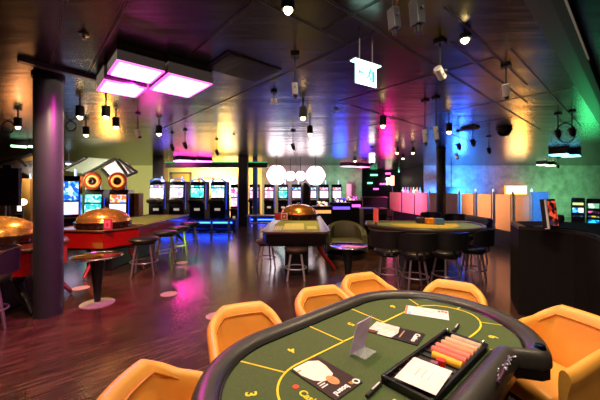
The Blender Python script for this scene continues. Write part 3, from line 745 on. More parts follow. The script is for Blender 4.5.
roulette_table('middle roulette table with lit felt facing the camera', [(-.6, 5.24), (.45, 5.24), (.53, 5.5), (.55, 8.5), (-.62, 8.5), (-.68, 5.5)], (-.03, 7.85),
               [(.36, 5.9, 1, -.1, red), (.4, 8.2, 1, 0, black), (-.45, 8.2, -1, 0, black)], None, [(-.5, 5.4), (.36, 5.4), (.42, 7.2), (-.5, 7.2)], zb=.62, wlabel='gold domed roulette wheel on the middle table')
roulette_table('red roulette table cut by the left picture edge', [(-5.6, 3.62), (-3.55, 3.60), (-3.30, 3.72), (-3.38, 4.45), (-3.6, 4.7), (-5.6, 4.7)], (-4.2, 4.2),
               [(-3.6, 3.9, .9, -.4, black), (-5.3, 3.9, -1, 0, black), (-5.3, 4.5, -1, 0, black), (-3.7, 4.5, 1, .1, darkred)], red, [(-5.5, 3.7), (-4.8, 3.7), (-4.8, 4.6), (-5.5, 4.6)], wlabel='gold domed roulette wheel at the left picture edge')
# pale layout blocks on the middle table cloth
for a, b, lb in [((-.32, 5.55), (.08, 6.6), 'pale yellow number layout cloth on the middle roulette table'), ((.13, 5.6), (.32, 6.1), 'small pale layout cloth right of the number layout')]:
    o = MB().box(((a[0]+b[0])/2, (a[1]+b[1])/2, .828), (b[0]-a[0], b[1]-a[1], .003)).build('layout_mat', mat('layout_pale', 'c8c878', .8)); tag(o, lb, 'layout mat')
for k in range(4):
    o = MB().box((-.46+k*.035, 5.75, .83), (.018, .55, .012)).build('chip_rack_bar', mat('ivory', 'e0d8c8', .5)); tag(o, 'ivory bar of the chip rack on the middle roulette table', 'chip rack', 'ivory chip rack bars')
# signs on wheels
def card(px0, py0, px1, py1, Y, m, fm, label, rz=0):
    p = at((px0+px1)/2, py1, Y); w = (px1-px0)/F*Y; h = (py1-py0)/F*Y
    o = thing('table_sign', label, 'sign', p, rz)
    MB().box((0, 0, h/2), (w, .03, h)).build('sign_body', m, o)
    MB().box((0, -.017, h*.52), (w*.7, .006, h*.7)).build('sign_face', fm, o)
    MB().box((0, -.022, h*.5), (w*.3, .004, h*.28)).build('printed_mark', m, o)
card(104, 219, 112, 230, 5.4, mat('pink_red', 'c8283c', .4), mat('pink_face', 'e07a88', .4), 'red and pink card standing at the gold dome of the red table')
card(275, 213, 281, 220, 6.9, mat('card_red', 'b81c18', .4), mat('card_red2', 'b82a20', .4), 'red card box at the middle roulette table corner')
card(281, 213, 287.5, 220, 6.75, white, mat('card_red2', 'b82a20', .4), 'white card with red centre beside the red card box')

# ------------------------------------------------------------------ card table on the right
ct = thing('card_table', 'curved card table with green and gold lit cloth on the right', 'table', (2.45, 5.98, 0)); ct.scale = (.93, 1, 1)
arc = [(1.18*math.cos(PI+k*PI/24)+0, 1.12*math.sin(PI+k*PI/24)+.2) for k in range(25)]
tp = arc+[(1.12, .5), (-1.12, .5)]
MB().prism([(x*.97, y*.97) for x, y in tp], .76, .865).build('tabletop', mat('card_cloth', '6a8446', .8), ct)
MB().tube([(x, y, .86) for x, y in arc]+[(1.12, .5, .86), (-1.12, .5, .86)], .04, 8, True).build('padded_edge', mat('edge_brown', '4a3a30', .35), ct, True)
MB().prism([(x*.93, y*.93) for x, y in tp], .68, .76).build('apron', black, ct)
MB().box((0, .2, .34), (.8, .5, .68), bevel=.02).build('pedestal', black, ct)
MB().prism([(x*.6, y*.6+.02) for x, y in arc], .865, .868).build('gold_layout', mat('gold_cloth', 'c0a838', .8), ct)
for px, py, hexc, lb in [(421, 218, '3a3038', 'dark card shoe on the right card table'), (430, 219, 'e08a1c', 'orange lit card box on the right card table'), (439, 219.5, '4a78b8', 'small blue box on the right card table')]:
    p = on(px, py+5, .868); o = MB().box((p.x, p.y, .929), (.17, .14, .122), bevel=.02).build('card_shoe', mat('shoe_'+hexc, hexc, .3)); tag(o, lb, 'card shoe')
o = MB().box((at(478, 0, 6.9).x, 6.9, .8), (.1, .9, .3), bevel=.03).build('side_shelf', dark); 
tag(o, 'dark side shelf by the right end of the card table', 'shelf')

# olive armchair behind low table
am = mat('olive_vinyl', '5a5c40', .45); t = thing('armchair', 'wide low olive armchair behind the round mirror table', 'armchair', (at(346, 0, 7.1).x, 7.1, 0)); t.scale = (1.02, 1, 1.02)
rows = []
for k in range(31):
    a = PI*(-.12)+ (PI*1.24)*k/30; c, s = math.cos(a), math.sin(a)
    hh = .52+.27*max(0, s)**.6
    rows.append([Vector((.40*c, .36*s, .2)), Vector((.36*c, .32*s, hh-.05)), Vector((.41*c, .37*s, hh)), Vector((.48*c, .44*s, hh-.04)), Vector((.5*c, .46*s, .1))])
mb = MB(); V = mb.grid(rows, close_v=True); mb.bm.faces.new(V[0]); mb.bm.faces.new(V[-1]); mb.build('shell', am, t, True)
MB().box((0, -.05, .3), (.72, .66, .2), bevel=.06).build('seat_cushion', am, t, True)
MB().lathe([(0, 0), (.44, 0), (.44, .1), (0, .1)], seg=32).build('plinth', black, t, True)

# small black cabinet + red tube dispenser
t = thing('service_cabinet', 'square black service cabinet left of the pink panels', 'cabinet', (at(373, 0, 8.2).x, 8.2, 0))
MB().box((0, 0, .53), (.62, .5, 1.0), bevel=.01).build('body', black, t)
MB().box((0, 0, 1.05), (.68, .55, .04), bevel=.01).build('counter_top', mat('olive_top', '4a4a2a', .4), t)
MB().box((0, -.255, .5), (.54, .02, .85)).build('door', blackg, t)
t = thing('tube_display', 'upright white and red glowing tube on the right card table', 'lamp', (1.43, 5.75, .868))
MB().rod((0, 0, 0), (0, 0, .08), .02).build('stand', steel, t)
MB().rod((0, 0, .08), (0, 0, .33), .045, seg=20).build('tube', mat('tube_red', 'b84a40', .3, em='c83a30', es=.6), t, True)
MB().rod((0, -.05, .1), (0, -.05, .31), .012).build('light_strip', mat('tube_white', 'fff', .3, em='fff0e8', es=1.5), t, True) if False else None

# ------------------------------------------------------------------ slot machines
palettes = [(['6a5ad0', 'd8d4ff', '8a3a9a', 'ffffff'], ['ffe8f0', 'ffffff', 'f0c8d8']), (['ffe8b0', 'ffffff', 'e8a8c8'], ['e0c8ff', 'ffffff', 'a8a0ff']),
            (['2ab8b8', '8affe8', '208898', 'd0fff8'], ['50e8d0', 'c8fff0', '30a0a8']), (['a8fff0', 'ff9aa0', 'd8fff8', '50c8c8'], ['c8e8ff', '78c8e8', 'ffffff']),
            (['ff7ab8', 'ffffff', 'd04a8a'], ['ff9ac8', 'ffd8e8']), (['4a9aff', '1c50c8', 'a8d8ff'], ['e8b8c8', 'c8d8ff']), (['ffb878', 'd86030', '8aa8ff'], ['ffd0f0', 'e8e8ff'])]
def slot(label, px, Y, rz, pal, w=.56, H=1.98, z0=.12, group='slot machines in rows', curved=True):
    t = thing('slot_machine', label, 'slot machine', (at(px, 0, Y).x, Y, 0), rz, group)
    d = .55; k = palettes.index(pal) if pal in palettes else 0
    zb_ = max(z0, 0); MB().box((0, d/2, zb_+.03), (w*1.05, d, .06)).build('base', black, t)
    pr = [(-.0, zb_+.06), (-.0, z0+.62), (-.16, z0+.68), (-.16, z0+.74), (.0, z0+.80), (.06, H-.12), (.12, H), (d-.05, H), (d, zb_+.06)]
    mb = MB(); rows = [[Vector((sx*w/2, y, z)) for y, z in pr] for sx in (-1, 1)]
    V = mb.grid(rows, close_v=True); mb.bm.faces.new(V[0]); mb.bm.faces.new(V[1]); cab = mb.build('cabinet', blackg, t)
    s1 = screen('upper_screen_%d' % k, pal[0], 1.6, 12); s2 = screen('main_screen_%d' % k, pal[1], 1.5, 10)
    zt0, zt1 = z0+1.26, H-.16; zm0, zm1 = z0+.86, z0+1.21
    for nm, a, b, m_ in (('top_screen', zt0, zt1, s1), ('main_screen', zm0, zm1, s2)):
        y = .0-.01+.06*((a+b)/2-z0-.8)/(H-.12-z0-.8)
        MB().box((0, y, (a+b)/2), (w*.84, .03, b-a)).build(nm, m_, cab)
    MB().box((0, -.1, z0+.755), (w*.9, .16, .02), rx=-.35).build('button_deck', mat('deck_gold', 'b08848', .3, .6), cab)
    MB().box((0, -.012, z0+.40), (w*.36, .02, .09)).build('payout_tray', mat('tray_glow', 'c8c0b0', .3, em='c8b898', es=.5), cab)
    if curved:
        rows = []
        for q in range(13):
            a = PI*q/12; rows.append([Vector((w*.5*math.cos(a), .04, H+.12*math.sin(a))), Vector((w*.5*math.cos(a), .14, H+.12*math.sin(a))), Vector((w*.4*math.cos(a), .14, H-.02+.09*math.sin(a))), Vector((w*.4*math.cos(a), .04, H-.02+.09*math.sin(a)))])
        mb = MB(); mb.grid(rows, close_v=True); mb.build('arched_topper', mat('topper_blue', '5a7ab8', .3, .5, em='3a6ac8', es=.7), t, True)
    MB().rod((w*.2, .2, H), (w*.2, .2, H+.2), .03).build('signal_candle', mat('candle', 'e0e8ff', .3, em='a8c8ff', es=1), t)
    MB().box((w*.5+.004, .12, z0+.9), (.012, .015, 1.0)).build('side_light', mat('side_blue', '2038c0', .3, em='2848ff', es=1), t)
    return t
S = []
for i, (px, k, lb) in enumerate([(156, 0, 'slot machine with violet and white screens beside the dark post'), (176.5, 1, 'slot machine with cream and lilac screens, second in the left row'),
                                 (197, 2, 'slot machine with turquoise screens, third in the left row'), (217.5, 3, 'slot machine with pale cyan and red screens ending the left row')]):
    slot(lb, px, 11.8, -.12, palettes[k], .60, 1.88, .40)
    x = at(px, 0, 11.8).x
for i, (px, k, lb) in enumerate([(254, 4, 'slim slot machine with pink lower screen beside the blue post'), (269, 4, 'slim slot machine with pink lower screen, second in the far row'),
                                 (283, 2, 'slim slot machine with mint lower screen behind the wheel'), (296.5, 5, 'slim slot machine with bright blue upper screen'),
                                 (312, 5, 'slim slot machine half behind the dark gap with cyan light'), (324, 6, 'slim slot machine with orange and white screens'), (337, 6, 'rightmost slim slot machine with purple header')]):
    slot(lb, px, 15, 0, palettes[k], .48, 1.83, .3, curved=False)
slot('narrow slot machine with magenta side lights by the brown post', 234, 12.9, .1, palettes[4], .3, 1.8, .0, curved=False)
# rail / footrest in front of the left slot row
bl = mat('blue_rail', '3c5aa8', .25, .9)
a, b = at(150, 0, 11.3).x, at(233, 0, 11.3).x
t = thing('foot_rail', 'long blue lit metal rail below the left row of slot machines', 'rail', ((a+b)/2, 11.3, 0))
for z in (.08, .46): MB().rod((a-(a+b)/2, 0, z), (b-(a+b)/2, 0, z), .03, seg=10).build('horizontal_bar', bl, t, True)
for k in range(5):
    x = a+.35+k*(b-a-.5)/4-(a+b)/2
    MB().rod((x, 0, 0), (x, 0, .46), .05, seg=12).build('upright', steel, t, True); MB().lathe([(0, 0), (.14, 0), (.13, .02), (0, .04)], (x, 0, 0), 20).build('foot_plate', steel, t, True)
o = MB().box(((a+b)/2, 12.0, .2), (b-a, .6, .4)).build('slot_plinth', black); tag(o, 'long low black plinth carrying the left row of slot machines', 'plinth')
ledb = mat('blue_led', '1830ff', .4, em='1a44ff', es=14)
for (pa, pb, Y, lb) in [(150, 232, 11.68, 'blue light strip along the bottom of the left slot row'), (248, 345, 14.925, 'blue light strip under the far slot row')]:
    x0, x1 = at(pa, 0, Y).x, at(pb, 0, Y).x
    o = MB().box(((x0+x1)/2, Y, .30 if Y < 12 else .1), (x1-x0, .05, .05)).build('led_strip', ledb); tag(o, lb, 'light')
x0, x1 = at(248, 0, 15.2).x, at(345, 0, 15.2).x
o = MB().box(((x0+x1)/2, 15.25, .15), (x1-x0, .6, .3)).build('slot_plinth', black); tag(o, 'low black plinth under the far row of slim slot machines', 'plinth')
# pale blue low bench near 258,212
t = thing('low_bench', 'low pale blue bench left of the middle roulette wheel', 'bench', (at(262, 0, 11).x, 11, 0))
MB().box((0, 0, .62), (1.1, .4, .05), bevel=.01).build('bench_top', mat('bench_blue', '8090d0', .3), t)
for s in (-1, 1): MB().box((s*.45, 0, .3), (.06, .34, .6)).build('bench_leg', steel, t)
MB().box((0, 0, .35), (.9, .3, .04)).build('lower_shelf', mat('bench_blue', '8090d0', .3), t)

# wheel-topped slots and things at the far left
def wheel_slot(px, Y, label, pal):
    t = slot(label, px, Y, .1, pal, .56, 1.56, -.1, 'wheel topped slot machines', curved=False)
    for k in range(3):
        R = [.235, .16, .07][k]; rr = [.05, .028, .05][k]
        m_ = [mat('wheel_bronze', '8a3c18', .3, .5, em='a03810', es=.35), mat('wheel_glow', 'ff9050', .3, em='ff7030', es=3), mat('wheel_dark', '1a0c08', .3)][k]
        MB().tube([(R*math.cos(a*PI/18), .0-.02*k, 1.83+R*math.sin(a*PI/18)) for a in range(36)], rr, 8, True).build(['wheel_rim', 'wheel_light_ring', 'wheel_hub'][k], m_, t, True)
    MB().box((0, .06, 1.78), (.4, .05, .46), bevel=.02).build('wheel_plate', dark, t)
wheel_slot(92.5, 9.6, 'slot machine under the left glowing orange wheel', palettes[2])
wheel_slot(117.5, 9.6, 'slot machine under the right glowing orange wheel', palettes[6])
slot('slot machine with pink edge light beside the thick column', 71, 8.6, .5, palettes[5], .4, 1.95, .0, curved=False)
o = MB().box((at(134, 0, 10.3).x, 10.3, .72), (.48, .3, 1.44), bevel=.01).build('tan_cabinet', tan); tag(o, 'plain tan cabinet right of the orange wheels', 'cabinet')
o = MB().box((at(30, 0, 9.5).x, 9.5, .95), (.26, .3, 1.9), bevel=.01).build('tan_cabinet', mat('tan_dark', '8a6428', .5)); tag(o, 'narrow tan cabinet left of the thick column', 'cabinet')
t = thing('wall_screen', 'back of a large black screen at the left picture edge', 'screen', at(7, 187, 6.5))
MB().box((0, 0, 0), (.56, .08, .8), bevel=.01).build('panel', mat('screen_back', '15151b', .5), t)
MB().rod((0, .03, -.4), (0, .03, -1.58), .03).build('stand_pole', black, t)
MB().box((0, .03, .43), (.18, .06, .08)).build('bracket', black, t)
slot('slot machine with purple screens right of the black screen', 24, 10, .3, palettes[0], .42, 1.9, .0, curved=False)
p = at(23, 202, 7.0); t = thing('table_lamp', 'small glowing globe lamp above the left roulette wheel', 'lamp', p)
MB().lathe([(.075*math.sin(PI*k/10), -.075*math.cos(PI*k/10)) for k in range(11)], seg=16).build('globe', mat('lamp_peach', 'ffffff', .4, em='ffc890', es=5), t, True)
MB().rod((0, 0, -.07), (0, 0, -1.27), .015).build('pole', steel, t)
p = at(75.5-7, 161, 12); t = thing('blue_disc_lamp', 'small pale blue round lamp right of the thick column', 'lamp', p)
MB().lathe([(0, -.1), (.14, -.1), (.16, -.04), (.12, .0), (0, .02)], seg=20).build('rim', mat('disc_rim', '7088a0', .4), t, True)
MB().lathe([(.1*math.sin(PI*k/10), -.1-.06*math.cos(PI*k/10)) for k in range(11)], seg=16).build('glass', mat('blueglow', 'ffffff', .4, em='c8e8ff', es=4), t, True)
MB().rod((0, 0, 0), (0, 0, CEIL-p.z), .02).build('stem', steel, t)

# sloping canopy above the wheels
cm = mat('canopy_green', '6a7a68', .4, .2); cw = mat('canopy_white', 'd0ccd0', .4)
def plate(pix, Y, m_, nm, par, th=.08, dy=0):
    pts = [at(x, y, Y+dy*i) for i, (x, y) in enumerate(pix)]
    mb = MB(); f = [mb.bm.verts.new(p) for p in pts]; g_ = [mb.bm.verts.new(p+Vector((0, th, 0))) for p in pts]; n = len(pts)
    mb.bm.faces.new(f); mb.bm.faces.new(g_[::-1])
    for i in range(n): mb.bm.faces.new((f[i], f[(i+1) % n], g_[(i+1) % n], g_[i]))
    return mb.build(nm, m_, par)
t = thing('roof_canopy', 'peaked decorative canopy with white and green panels above the wheels', 'canopy')
Yc = 10.6
plate([(62, 170), (86, 157.5), (110, 159), (84, 174)], Yc, cm, 'green_panel', t)
plate([(102, 169), (115, 160), (124, 173), (110, 178)], Yc, cw, 'white_panel', t)
plate([(116, 160), (126, 162), (137, 172.5), (126, 175)], Yc+.1, cw, 'white_panel', t)
for a, b in [((84, 174.5), (115, 159)), ((115, 159), (127, 175)), ((101, 169), (110, 179)), ((118, 159.5), (137, 172)), ((137, 172), (127, 176)), ((62, 170), (86, 157.5))]:
    MB().rod(at(*a, Yc-.05), at(*b, Yc-.05), .045, seg=8).build('frame_bar', dark, t)
for x in (86, 126): MB().rod(at(x, 172, Yc+.2), (at(x, 172, Yc+.2).x, Yc+.2, 0), .035).build('support_post', steel, t)
t = thing('roof_canopy', 'smaller wooden canopy beams left of the thick column', 'canopy')
plate([(0, 158), (33, 154), (35, 160), (0, 164)], 9.8, mat('canopy_wood', '9a7438', .4), 'wood_panel', t)
plate([(0, 166), (18, 158), (34, 160), (34, 178), (22, 172)], 10.2, cw, 'pale_panel', t)
MB().rod(at(0, 163, 9.7), at(33, 154, 9.7), .05, seg=8).build('frame_bar', dark, t)
MB().rod(at(17, 158, 9.7), at(26, 166, 9.7), .04, seg=8).build('frame_bar', dark, t)
for x in (5, 32): MB().rod(at(x, 163, 10.3), (at(x, 163, 10.3).x, 10.3, 0), .035).build('support_post', steel, t)

# ------------------------------------------------------------------ panel screen along the right aisle
panm = mat('tan_screen_panel', 'e0b08c', .55, var=.04); strip = mat('screen_post', 'a8a8b4', .45)
pl = [(390, 400.6), (403, 414), (415.5, 428), (430, 443), (445.5, 457.5), (462, 474), (478, 491.5), (496, 511), (516, 530)]
lbs = ['bright pink panel at the far left of the panel screen', 'second pink panel of the panel screen', 'salmon panel left of the slim column', 'salmon panel partly behind the slim column',
       'orange panel just right of the slim column', 'orange panel, second right of the slim column', 'orange panel above the side shelf', 'orange panel second from the black counter', 'orange panel nearest the black counter']
def plan(px):
    Y = 1905.6/(px-276.3); return Vector(((px-300)/F*Y, Y, 0))
for (p0, p1), lb in zip(pl, lbs):
    P, Q = plan(p0), plan(p1); m_ = (P+Q)/2; d = Q-P
    o = MB().box((0, 0, .94), (d.length, .04, .98), bevel=.006).build('partition', panm, None, False, (m_.x, m_.y, 0), math.atan2(d.y, d.x)); tag(o, lb, 'panel', 'panels of the aisle screen')
    P2 = plan(p1+1.7); t = thing('grey_post', 'grey post ' + {400.6: 'between the two pinkest panels', 414: 'left of the first salmon panel', 428: 'just left of the slim column', 443: 'just right of the slim column', 457.5: 'between the first two orange panels', 474: 'left of the panel above the side shelf', 491.5: 'right of the panel above the side shelf', 511: 'left of the panel nearest the counter', 530: 'ending the panel screen by the counter'}[p1], 'post', (P2.x, P2.y, 0), 0, 'grey posts of the aisle screen')
    MB().box((0, 0, .75), (.05, .05, 1.5), bevel=.01).build('shaft', strip, t)
    MB().lathe([(0, 1.5), (.025, 1.5), (.03, 1.54), (.015, 1.58), (0, 1.6)], seg=16).build('glowing_finial', mat('finial', 'e0e0e0', .4, em='c8e0ff', es=.6), t, True)  # finial with a faint pale blue emission
P, Q = plan(390), plan(531); d = Q-P; m_ = (P+Q)/2
o = MB().box((0, .02, .22), (d.length, .12, .44)).build('screen_skirt', black, None, False, (m_.x, m_.y, 0), math.atan2(d.y, d.x)); tag(o, 'long black skirting base under the panel screen', 'plinth')
# pale blue end board and bright box sign behind
P = plan(531.5); o = MB().box((P.x+.2, P.y, 1.0), (.4, .05, 1.0)).build('blue_board', mat('pale_blue_board', '8cc4f4', .5)); tag(o, 'pale blue board at the counter end of the panel screen', 'panel')
p = at(517, 190, 17.2); t = thing('light_box', 'wide glowing white light box with orange edge on the back wall', 'light box', p)
MB().box((0, .12, 0), (1.2, .12, .5)).build('frame', mat('lb_frame', 'c86a20', .4, em='ff8c20', es=2), t)
MB().box((0, .05, 0), (1.08, .05, .4)).build('face', mat('lb_face', 'fff', .4, em='ffe8c8', es=9) if False else mat('lb_face', 'ffffff', .4, em='ffd090', es=9), t)
o = MB().box((at(456, 0, 16).x-.2, 16, at(0, 190, 16).z), (1.2, .1, .35)).build('ceiling_screen', dark); tag(o, 'dark flat screen before the blue wall right of the slim column', 'screen')
MB().rod((0, 0, .1), (0, 0, 1.5), .02).build('pole', black, None); bpy.data.objects['pole'].name
pp = [x for x in bpy.data.objects if x.name.startswith('pole') and x.parent is None][0]; pp.parent = o; pp.location = (at(456, 0, 16).x-.2, 16.1, at(0, 190, 16).z)
# bar things in the centre: lamp, tall figure display, bottles
p = at(397.5, 190, 15.5); t = thing('table_lamp', 'peach cylinder lamp above the pink panels', 'lamp', (p.x+.2, 17.0, 1.3))
MB().rod((0, 0, 0), (0, 0, .55), .03).build('stem', steel, t); MB().rod((0, 0, .5), (0, 0, 1.05), .1, seg=20).build('shade', mat('peach_shade', 'ffffff', .5, em='ffb888', es=1.8), t, True)
t = thing('figure_display', 'white and yellow glowing figure display on the dark recess wall', 'lamp', at(389, 179, 21.85))  # the tall figure display, drawn with a glow of its own
MB().box((0, 0, 0), (.4, .2, .18), bevel=.03).build('shade', mat('wy', 'ffffff', .4, em='fff0c8', es=2.5), t); MB().box((-.12, 0, -.25), (.1, .1, .35)).build('glowing_stem', mat('wy', 'ffffff', .4), t); MB().box((.12, 0, -.25), (.1, .1, .35)).build('glowing_stem', mat('wy', 'ffffff', .4), t)
hexs = ['c8d8ff', 'ff8ac8', '78b8ff', 'e84a4a', 'a8ffd8', 'ffb060', '60a8ff']
for k, px in enumerate([403, 405.5, 408, 411, 413.5, 417, 420]):
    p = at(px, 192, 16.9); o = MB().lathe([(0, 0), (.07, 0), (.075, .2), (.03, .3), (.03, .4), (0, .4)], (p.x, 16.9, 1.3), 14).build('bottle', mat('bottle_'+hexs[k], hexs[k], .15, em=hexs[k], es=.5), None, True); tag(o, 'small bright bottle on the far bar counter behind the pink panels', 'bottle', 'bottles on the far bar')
x0, x1 = at(362, 0, 15.5).x, at(386, 0, 15.5).x
t = thing('bar_counter', 'far dark bar counter behind the pink panels', 'bar', ((x0+x1)/2, 15.5, 0))
MB().box((0, 0, .575), (x1-x0, .5, 1.15)).build('front', black, t); MB().box((0, 0, 1.175), (x1-x0+.1, .6, .05), bevel=.01).build('counter_top', wood, t)
p = at(349, 0, 16.8); o = MB().box((p.x, 16.8, at(0, 192, 17).z-.4), (.25, .1, 1.7)).build('pink_light_column', mat('pinkcol', 'c85a90', .4, em='e0508a', es=.9)); tag(o, 'tall pink glowing strip on the back wall before the recess', 'light')
x2, x3 = at(398, 0, 16.9).x, at(424, 0, 16.9).x
o = MB().box(((x2+x3)/2, 16.95, .65), (x3-x2+.4, .4, 1.3), bevel=.01).build('back_counter', dark); tag(o, 'far dark back counter carrying the small bright bottles', 'counter')
# pinkish far chairs by the table
t = thing('pink_chair', 'small pink chair frame behind the card table', 'chair', (at(393, 0, 9).x, 9, 0), .5)
pk = mat('pink_frame', 'c87ab0', .4)
MB().box((0, 0, .5), (.42, .42, .05), bevel=.01).build('seat', pk, t)
for sx in (-1, 1):
    for sy in (-1, 1): MB().rod((sx*.19, sy*.19, 0), (sx*.19, sy*.19, .95 if sy > 0 else .5), .02).build('leg', pk, t)
MB().box((0, .19, .85), (.4, .03, .18), bevel=.01).build('backrest', pk, t)

# mid clutter behind the middle table: dark consoles with violet lights
for px, Y, w, h, em, lb in [(322, 10.5, .7, 1.0, 'e07a40', 'low console with orange glow right of the gold domed wheel'), (340, 11.2, .8, 1.1, '5a3ae0', 'low console with violet light behind the olive armchair'), (352, 12, .7, 1.15, 'e050c0', 'low console with magenta light behind the olive armchair')]:
    t = thing('console', lb, 'console', (at(px, 0, Y).x, Y, 0))
    MB().box((0, 0, h/2), (w, .5, h), bevel=.02).build('body', black, t)
    MB().box((0, -.26, h*.82), (w*.8, .03, .1)).build('light_bar', mat('cons_'+em, 'ffffff', .4, em=em, es=2), t)
    MB().box((0, -.1, h+.08), (w*.5, .05, .16), rx=-.3).build('display', screen('disp_'+em, [em, 'ffe0c0', '202040'], 1.2, 14), t)
t = thing('dark_upright', 'dark rounded upright form between the flower lamps and slots', 'display', (at(306, 0, 13.7).x, 13.7, 0)); t.scale = (.7, .7, .88)
MB().lathe([(0, 0), (.25, 0), (.28, 1.2), (.33, 1.9), (.2, 2.1), (0, 2.15)], seg=20).build('body', mat('dark_olive', '2c2e1a', .6), t, True)  # dark olive form put in the dark gap of the slot row

# ------------------------------------------------------------------ black counter on the right
cpts = [(2.73, 3.81), (2.86, 3.70), (2.98, 3.55), (3.04, 3.38), (3.02, 3.2), (2.93, 3.02), (2.78, 2.8), (2.62, 2.60), (2.5, 2.3), (3.6, 1.8), (4.3, 2.4), (4.4, 3.2), (4.1, 4.0), (3.5, 4.35), (3.0, 4.35)]
t = thing('reception_counter', 'tall black curved counter filling the right side', 'counter', (3.3, 3.1, 0))
MB().prism([(x-3.3, y-3.1) for x, y in cpts], 0, 1.06).build('body', mat('counter_body', '1a1613', .75, spec=.15), t)
cc = [(x-3.3, y-3.1) for x, y in cpts]
MB().prism(cc, 1.06, 1.10).build('counter_top', mat('counter_top', '1b1916', .4), t)
MB().prism([(x*.94+.03, y*.94) for x, y in cc], 1.10, 1.112).build('worktop_inlay', mat('inlay_black', '0a0a0a', .7, spec=.15), t)
# tilted display standing on it
dp = on(549, 228.5, 1.112)
t = thing('tabletop_display', 'black framed portrait display with red picture on the counter', 'display', dp, math.radians(14))
for_ = MB().box((0, 0, .17), (.17, .05, .33), rx=-.12, bevel=.005); for_.build('housing', black, t)
MB().box((.018, -.03, .175), (.115, .006, .28), rx=-.12).build('screen', screen('poster_red', ['200c0c', 'a02818', '180a10', '30283a', 'e0502c'], .9, 22), t)
MB().box((-.075, -.02, .165), (.014, .05, .33), rx=-.12).build('white_edge', mat('edge_white', 'f0e8e8', .4), t)
MB().box((0, .05, .01), (.17, .14, .02)).build('foot', black, t)
p = on(559, 222, 1.112); o = MB().lathe([(0, 0), (.05, 0), (.06, .04), (.055, .09), (.02, .1), (0, .1)], (p.x, p.y, 1.112), 20).build('round_pot', dark, None, True); tag(o, 'dark round pot behind the portrait display', 'pot')
def kiosk(px, Y, w, H, rz, label, cols, rowsn):
    t = thing('kiosk', label, 'kiosk', (at(px, 0, Y).x, Y, 0), rz, None)
    MB().box((0, .2, H/2), (w, .4, H), bevel=.015).build('cabinet', mat('kiosk_navy', '1c2430', .4), t)
    z = H-.1
    for nm, h, c, es in rowsn:
        MB().box((0, -.01, z-h/2), (w*.78, .03, h)).build(nm, screen('k_'+nm+'_'+c[0]+label[:5], c, es, 16), t); z -= h+.06
kiosk(578, 6.5, .22, 1.38, -.74, 'dark blue ticket machine with blue slot display, left of two', None, [('header_display', .05, ['ffd878', 'c8e8a0'], 1), ('blue_display', .10, ['4ab8ff', 'c8f0ff', '2858a8'], 1.4), ('keypad', .03, ['20304a', '506a8a'], .5)])
kiosk(593.5, 6.5, .22, 1.36, -.76, 'dark ticket machine with green header, right of two', None, [('header_display', .10, ['a8e0b0', '78b890', 'd8ffd8'], 1), ('pink_display', .04, ['e06ab0', '301830'], 1), ('keypad', .03, ['e0d840', '405060', '305040'], .8), ('blue_button_light', .07, ['2ab8ff', '104a90'], 1.6)])

# ------------------------------------------------------------------ lights
def spot(loc, tgt, energy, col, size=60, blend=.6, r=.05):
    l = bpy.data.lights.new('spot', 'SPOT'); l.energy = energy; l.color = lin(col); l.spot_size = math.radians(size); l.spot_blend = blend; l.shadow_soft_size = r
    o = bpy.data.objects.new('spot_light', l); C.objects.link(o); o.location = loc
    o.rotation_euler = (Vector(tgt)-Vector(loc)).to_track_quat('-Z', 'Y').to_euler(); return o
W_ = 'ffe0b8'
# lamps over the poker table (the two in view and others of the same kind just out of the frame), then further lamps and added fills
for px, py in ((288, 10), (465, 40)):
    p = at(px, py, (2.86-EYE)*F/(HZ-py)); spot((p.x, p.y, 2.84), (p.x, p.y, 0), 80, W_, 110)
spot((.3, .9, 2.9), (.9, 1.3, .7), 55, 'fff0d8', 100)
spot((-.9, 1.0, 2.9), (-.6, 1.4, .6), 26, W_, 90)
spot((1.9, 1.2, 2.9), (1.9, 1.4, .7), 60, W_, 90)
for x, y, e in [(-3.7, 5.2, 150), (-3.6, 7.6, 90), (0, 6.2, 110), (-.1, 7.4, 90), (2.2, 5.4, 130), (3, 7, 90), (-4.2, 3.6, 110), (-8, 9.5, 160), (-3, 3.3, 25), (-1, 3.6, 20)]:
    spot((x, y, 2.9), (x, y, 0), e, 'ffcf90', 85)
spot((-2.3, 3.0, 2.9), (-3.7, 5.5, .6), 200, 'ffd8a8', 50)  # added fill on the red table fronts, as is the next spot
spot((-3.0, 2.0, 2.9), (-3.8, 3.9, .6), 90, 'ffd8a8', 45)
spot((-1.9, 2.3, 2.9), (-2.0, 2.4, 0), 60, 'ffc090', 90)  # added warm spot to lighten the near left floor
spot((-1.85, 3.45, 2.74), (-3.0, 3.75, 1.6), 150, 'ff28b8', 100)  # added magenta spot, boosts the pink panel's light on the column
spot((5, 14.6, 2.6), (10, 17.5, 1.8), 500, 'c0a8c0', 120, 1, .25)  # added base light to lift the back wall
spot((4.2, 6.0, 2.6), (6.2, 7.4, 1.0), 300, '78b8ff', 30)  # added blue spot to brighten the pale blue board
spot((.1, .3, 2.9), (.6, 2.3, .6), 75, 'fff0d8', 75)  # added front fill for the inner chair backs
spot((-1.6, 3.3, 2.70), (-.1, 1.4, .8), 110, 'ff28b8', 60)  # added magenta spot, boosts the pink panel's light on the poker rail
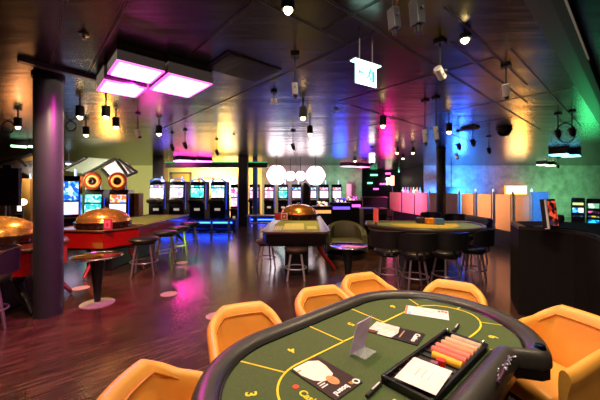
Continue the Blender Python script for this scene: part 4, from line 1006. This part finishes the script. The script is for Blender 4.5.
# coloured washes on walls and screen
spot((8.6, 15.3, 1.2), (8.6, 17.5, 1.9), 2300, '2c8cff', 115, 1, .25)
spot((14.5, 13.8, .9), (14.8, 17.5, 1.7), 620, '8cffa0', 95, 1, .25)
spot((11.6, 15.5, 2.6), (11.8, 17.5, 2.0), 120, 'c890b0', 120, 1, .25)
spot((2.2, 15.5, 1.6), (2.4, 17.5, 1.8), 170, '70ffa8', 110, 1, .2)
spot((0, 15.8, 2.6), (0, 17.5, 2.2), 120, 'c8b0b8', 130, 1, .2)
spot((3.2, 12.6, 2.6), (4.9, 14.0, 1.0), 900, 'ff70cc', 80, 1)  # added spots colour the tan panels, pink here and amber next
spot((1.6, 9.6, 2.75), (6.0, 9.0, 1.5), 1100, 'ffbe88', 46, 1)
spot((4.2, 5.6, 2.9), (4.4, 5.6, 0), 130, '4868ff', 80)  # added blue spot to tint the floor on the right
spot((-5, 15.4, 2.3), (-4.6, 17.5, 1.8), 1500, 'ffd880', 140, 1, .25)
spot((-9, 12, 2.0), (-8.0, 17.5, 2.0), 420, 'e0ffb0', 120, 1, .25)
spot((-8, 8.2, 2.2), (-7, 10.6, 2.0), 480, 'ffe8d0', 120, 1, .2)  # added light to brighten the canopy
spot((-2.6, 7, .4), (-3, 7.2, 0), 20, 'b8ff50', 160, 1, .2)
spot((-4.5, 4.4, .45), (-3.9, 4.3, 0), 20, '60ff50', 160, 1, .2)
# added unseen coloured spots aimed up, making the colour patches in the metal ceiling
for px, Y, z, e, c in [(340, 16, 1.8, 360, '2040ff'), (366, 16, 1.8, 160, '7030ff'), (387, 16.5, 1.5, 380, 'ff2090'), (164, 13, 1.5, 260, '6a50ff'), (190, 13, 1.5, 260, 'a040e0'), (225, 14, 1.8, 260, 'ffc860'),
                       (150, 9, .9, 420, 'e030a0'), (110, 11, 1.6, 600, 'ffb040'), (460, 15, 1.8, 1100, '2050ff'), (520, 15, 1.6, 330, 'ffa030'), (590, 11, 1.3, 120, '40e080'), (20, 9, 1.3, 110, 'ff9a50')]:
    x = (px-300)/F*Y; spot((x, Y, z), (x*.5, Y*.5, CEIL), e*.36, c, 44, 1, .3)
w = bpy.data.worlds.new('world'); bpy.context.scene.world = w; w.use_nodes = True
w.node_tree.nodes['Background'].inputs[0].default_value = (.05, .05, .07, 1)
# faint house light
l = bpy.data.lights.new('house', 'AREA'); l.energy = 60; l.size = 6; l.color = lin('ffe4c8'); o = bpy.data.objects.new('house_light', l); C.objects.link(o); o.location = (0, 2, 2.9)
sc = bpy.context.scene
sc.view_settings.view_transform = 'Standard'; sc.view_settings.look = 'None'; sc.view_settings.gamma = 1; sc.view_settings.exposure = .45
sc.cycles.use_denoising = True
sc.cycles.sample_clamp_indirect = 4
sc.cycles.max_bounces = 6
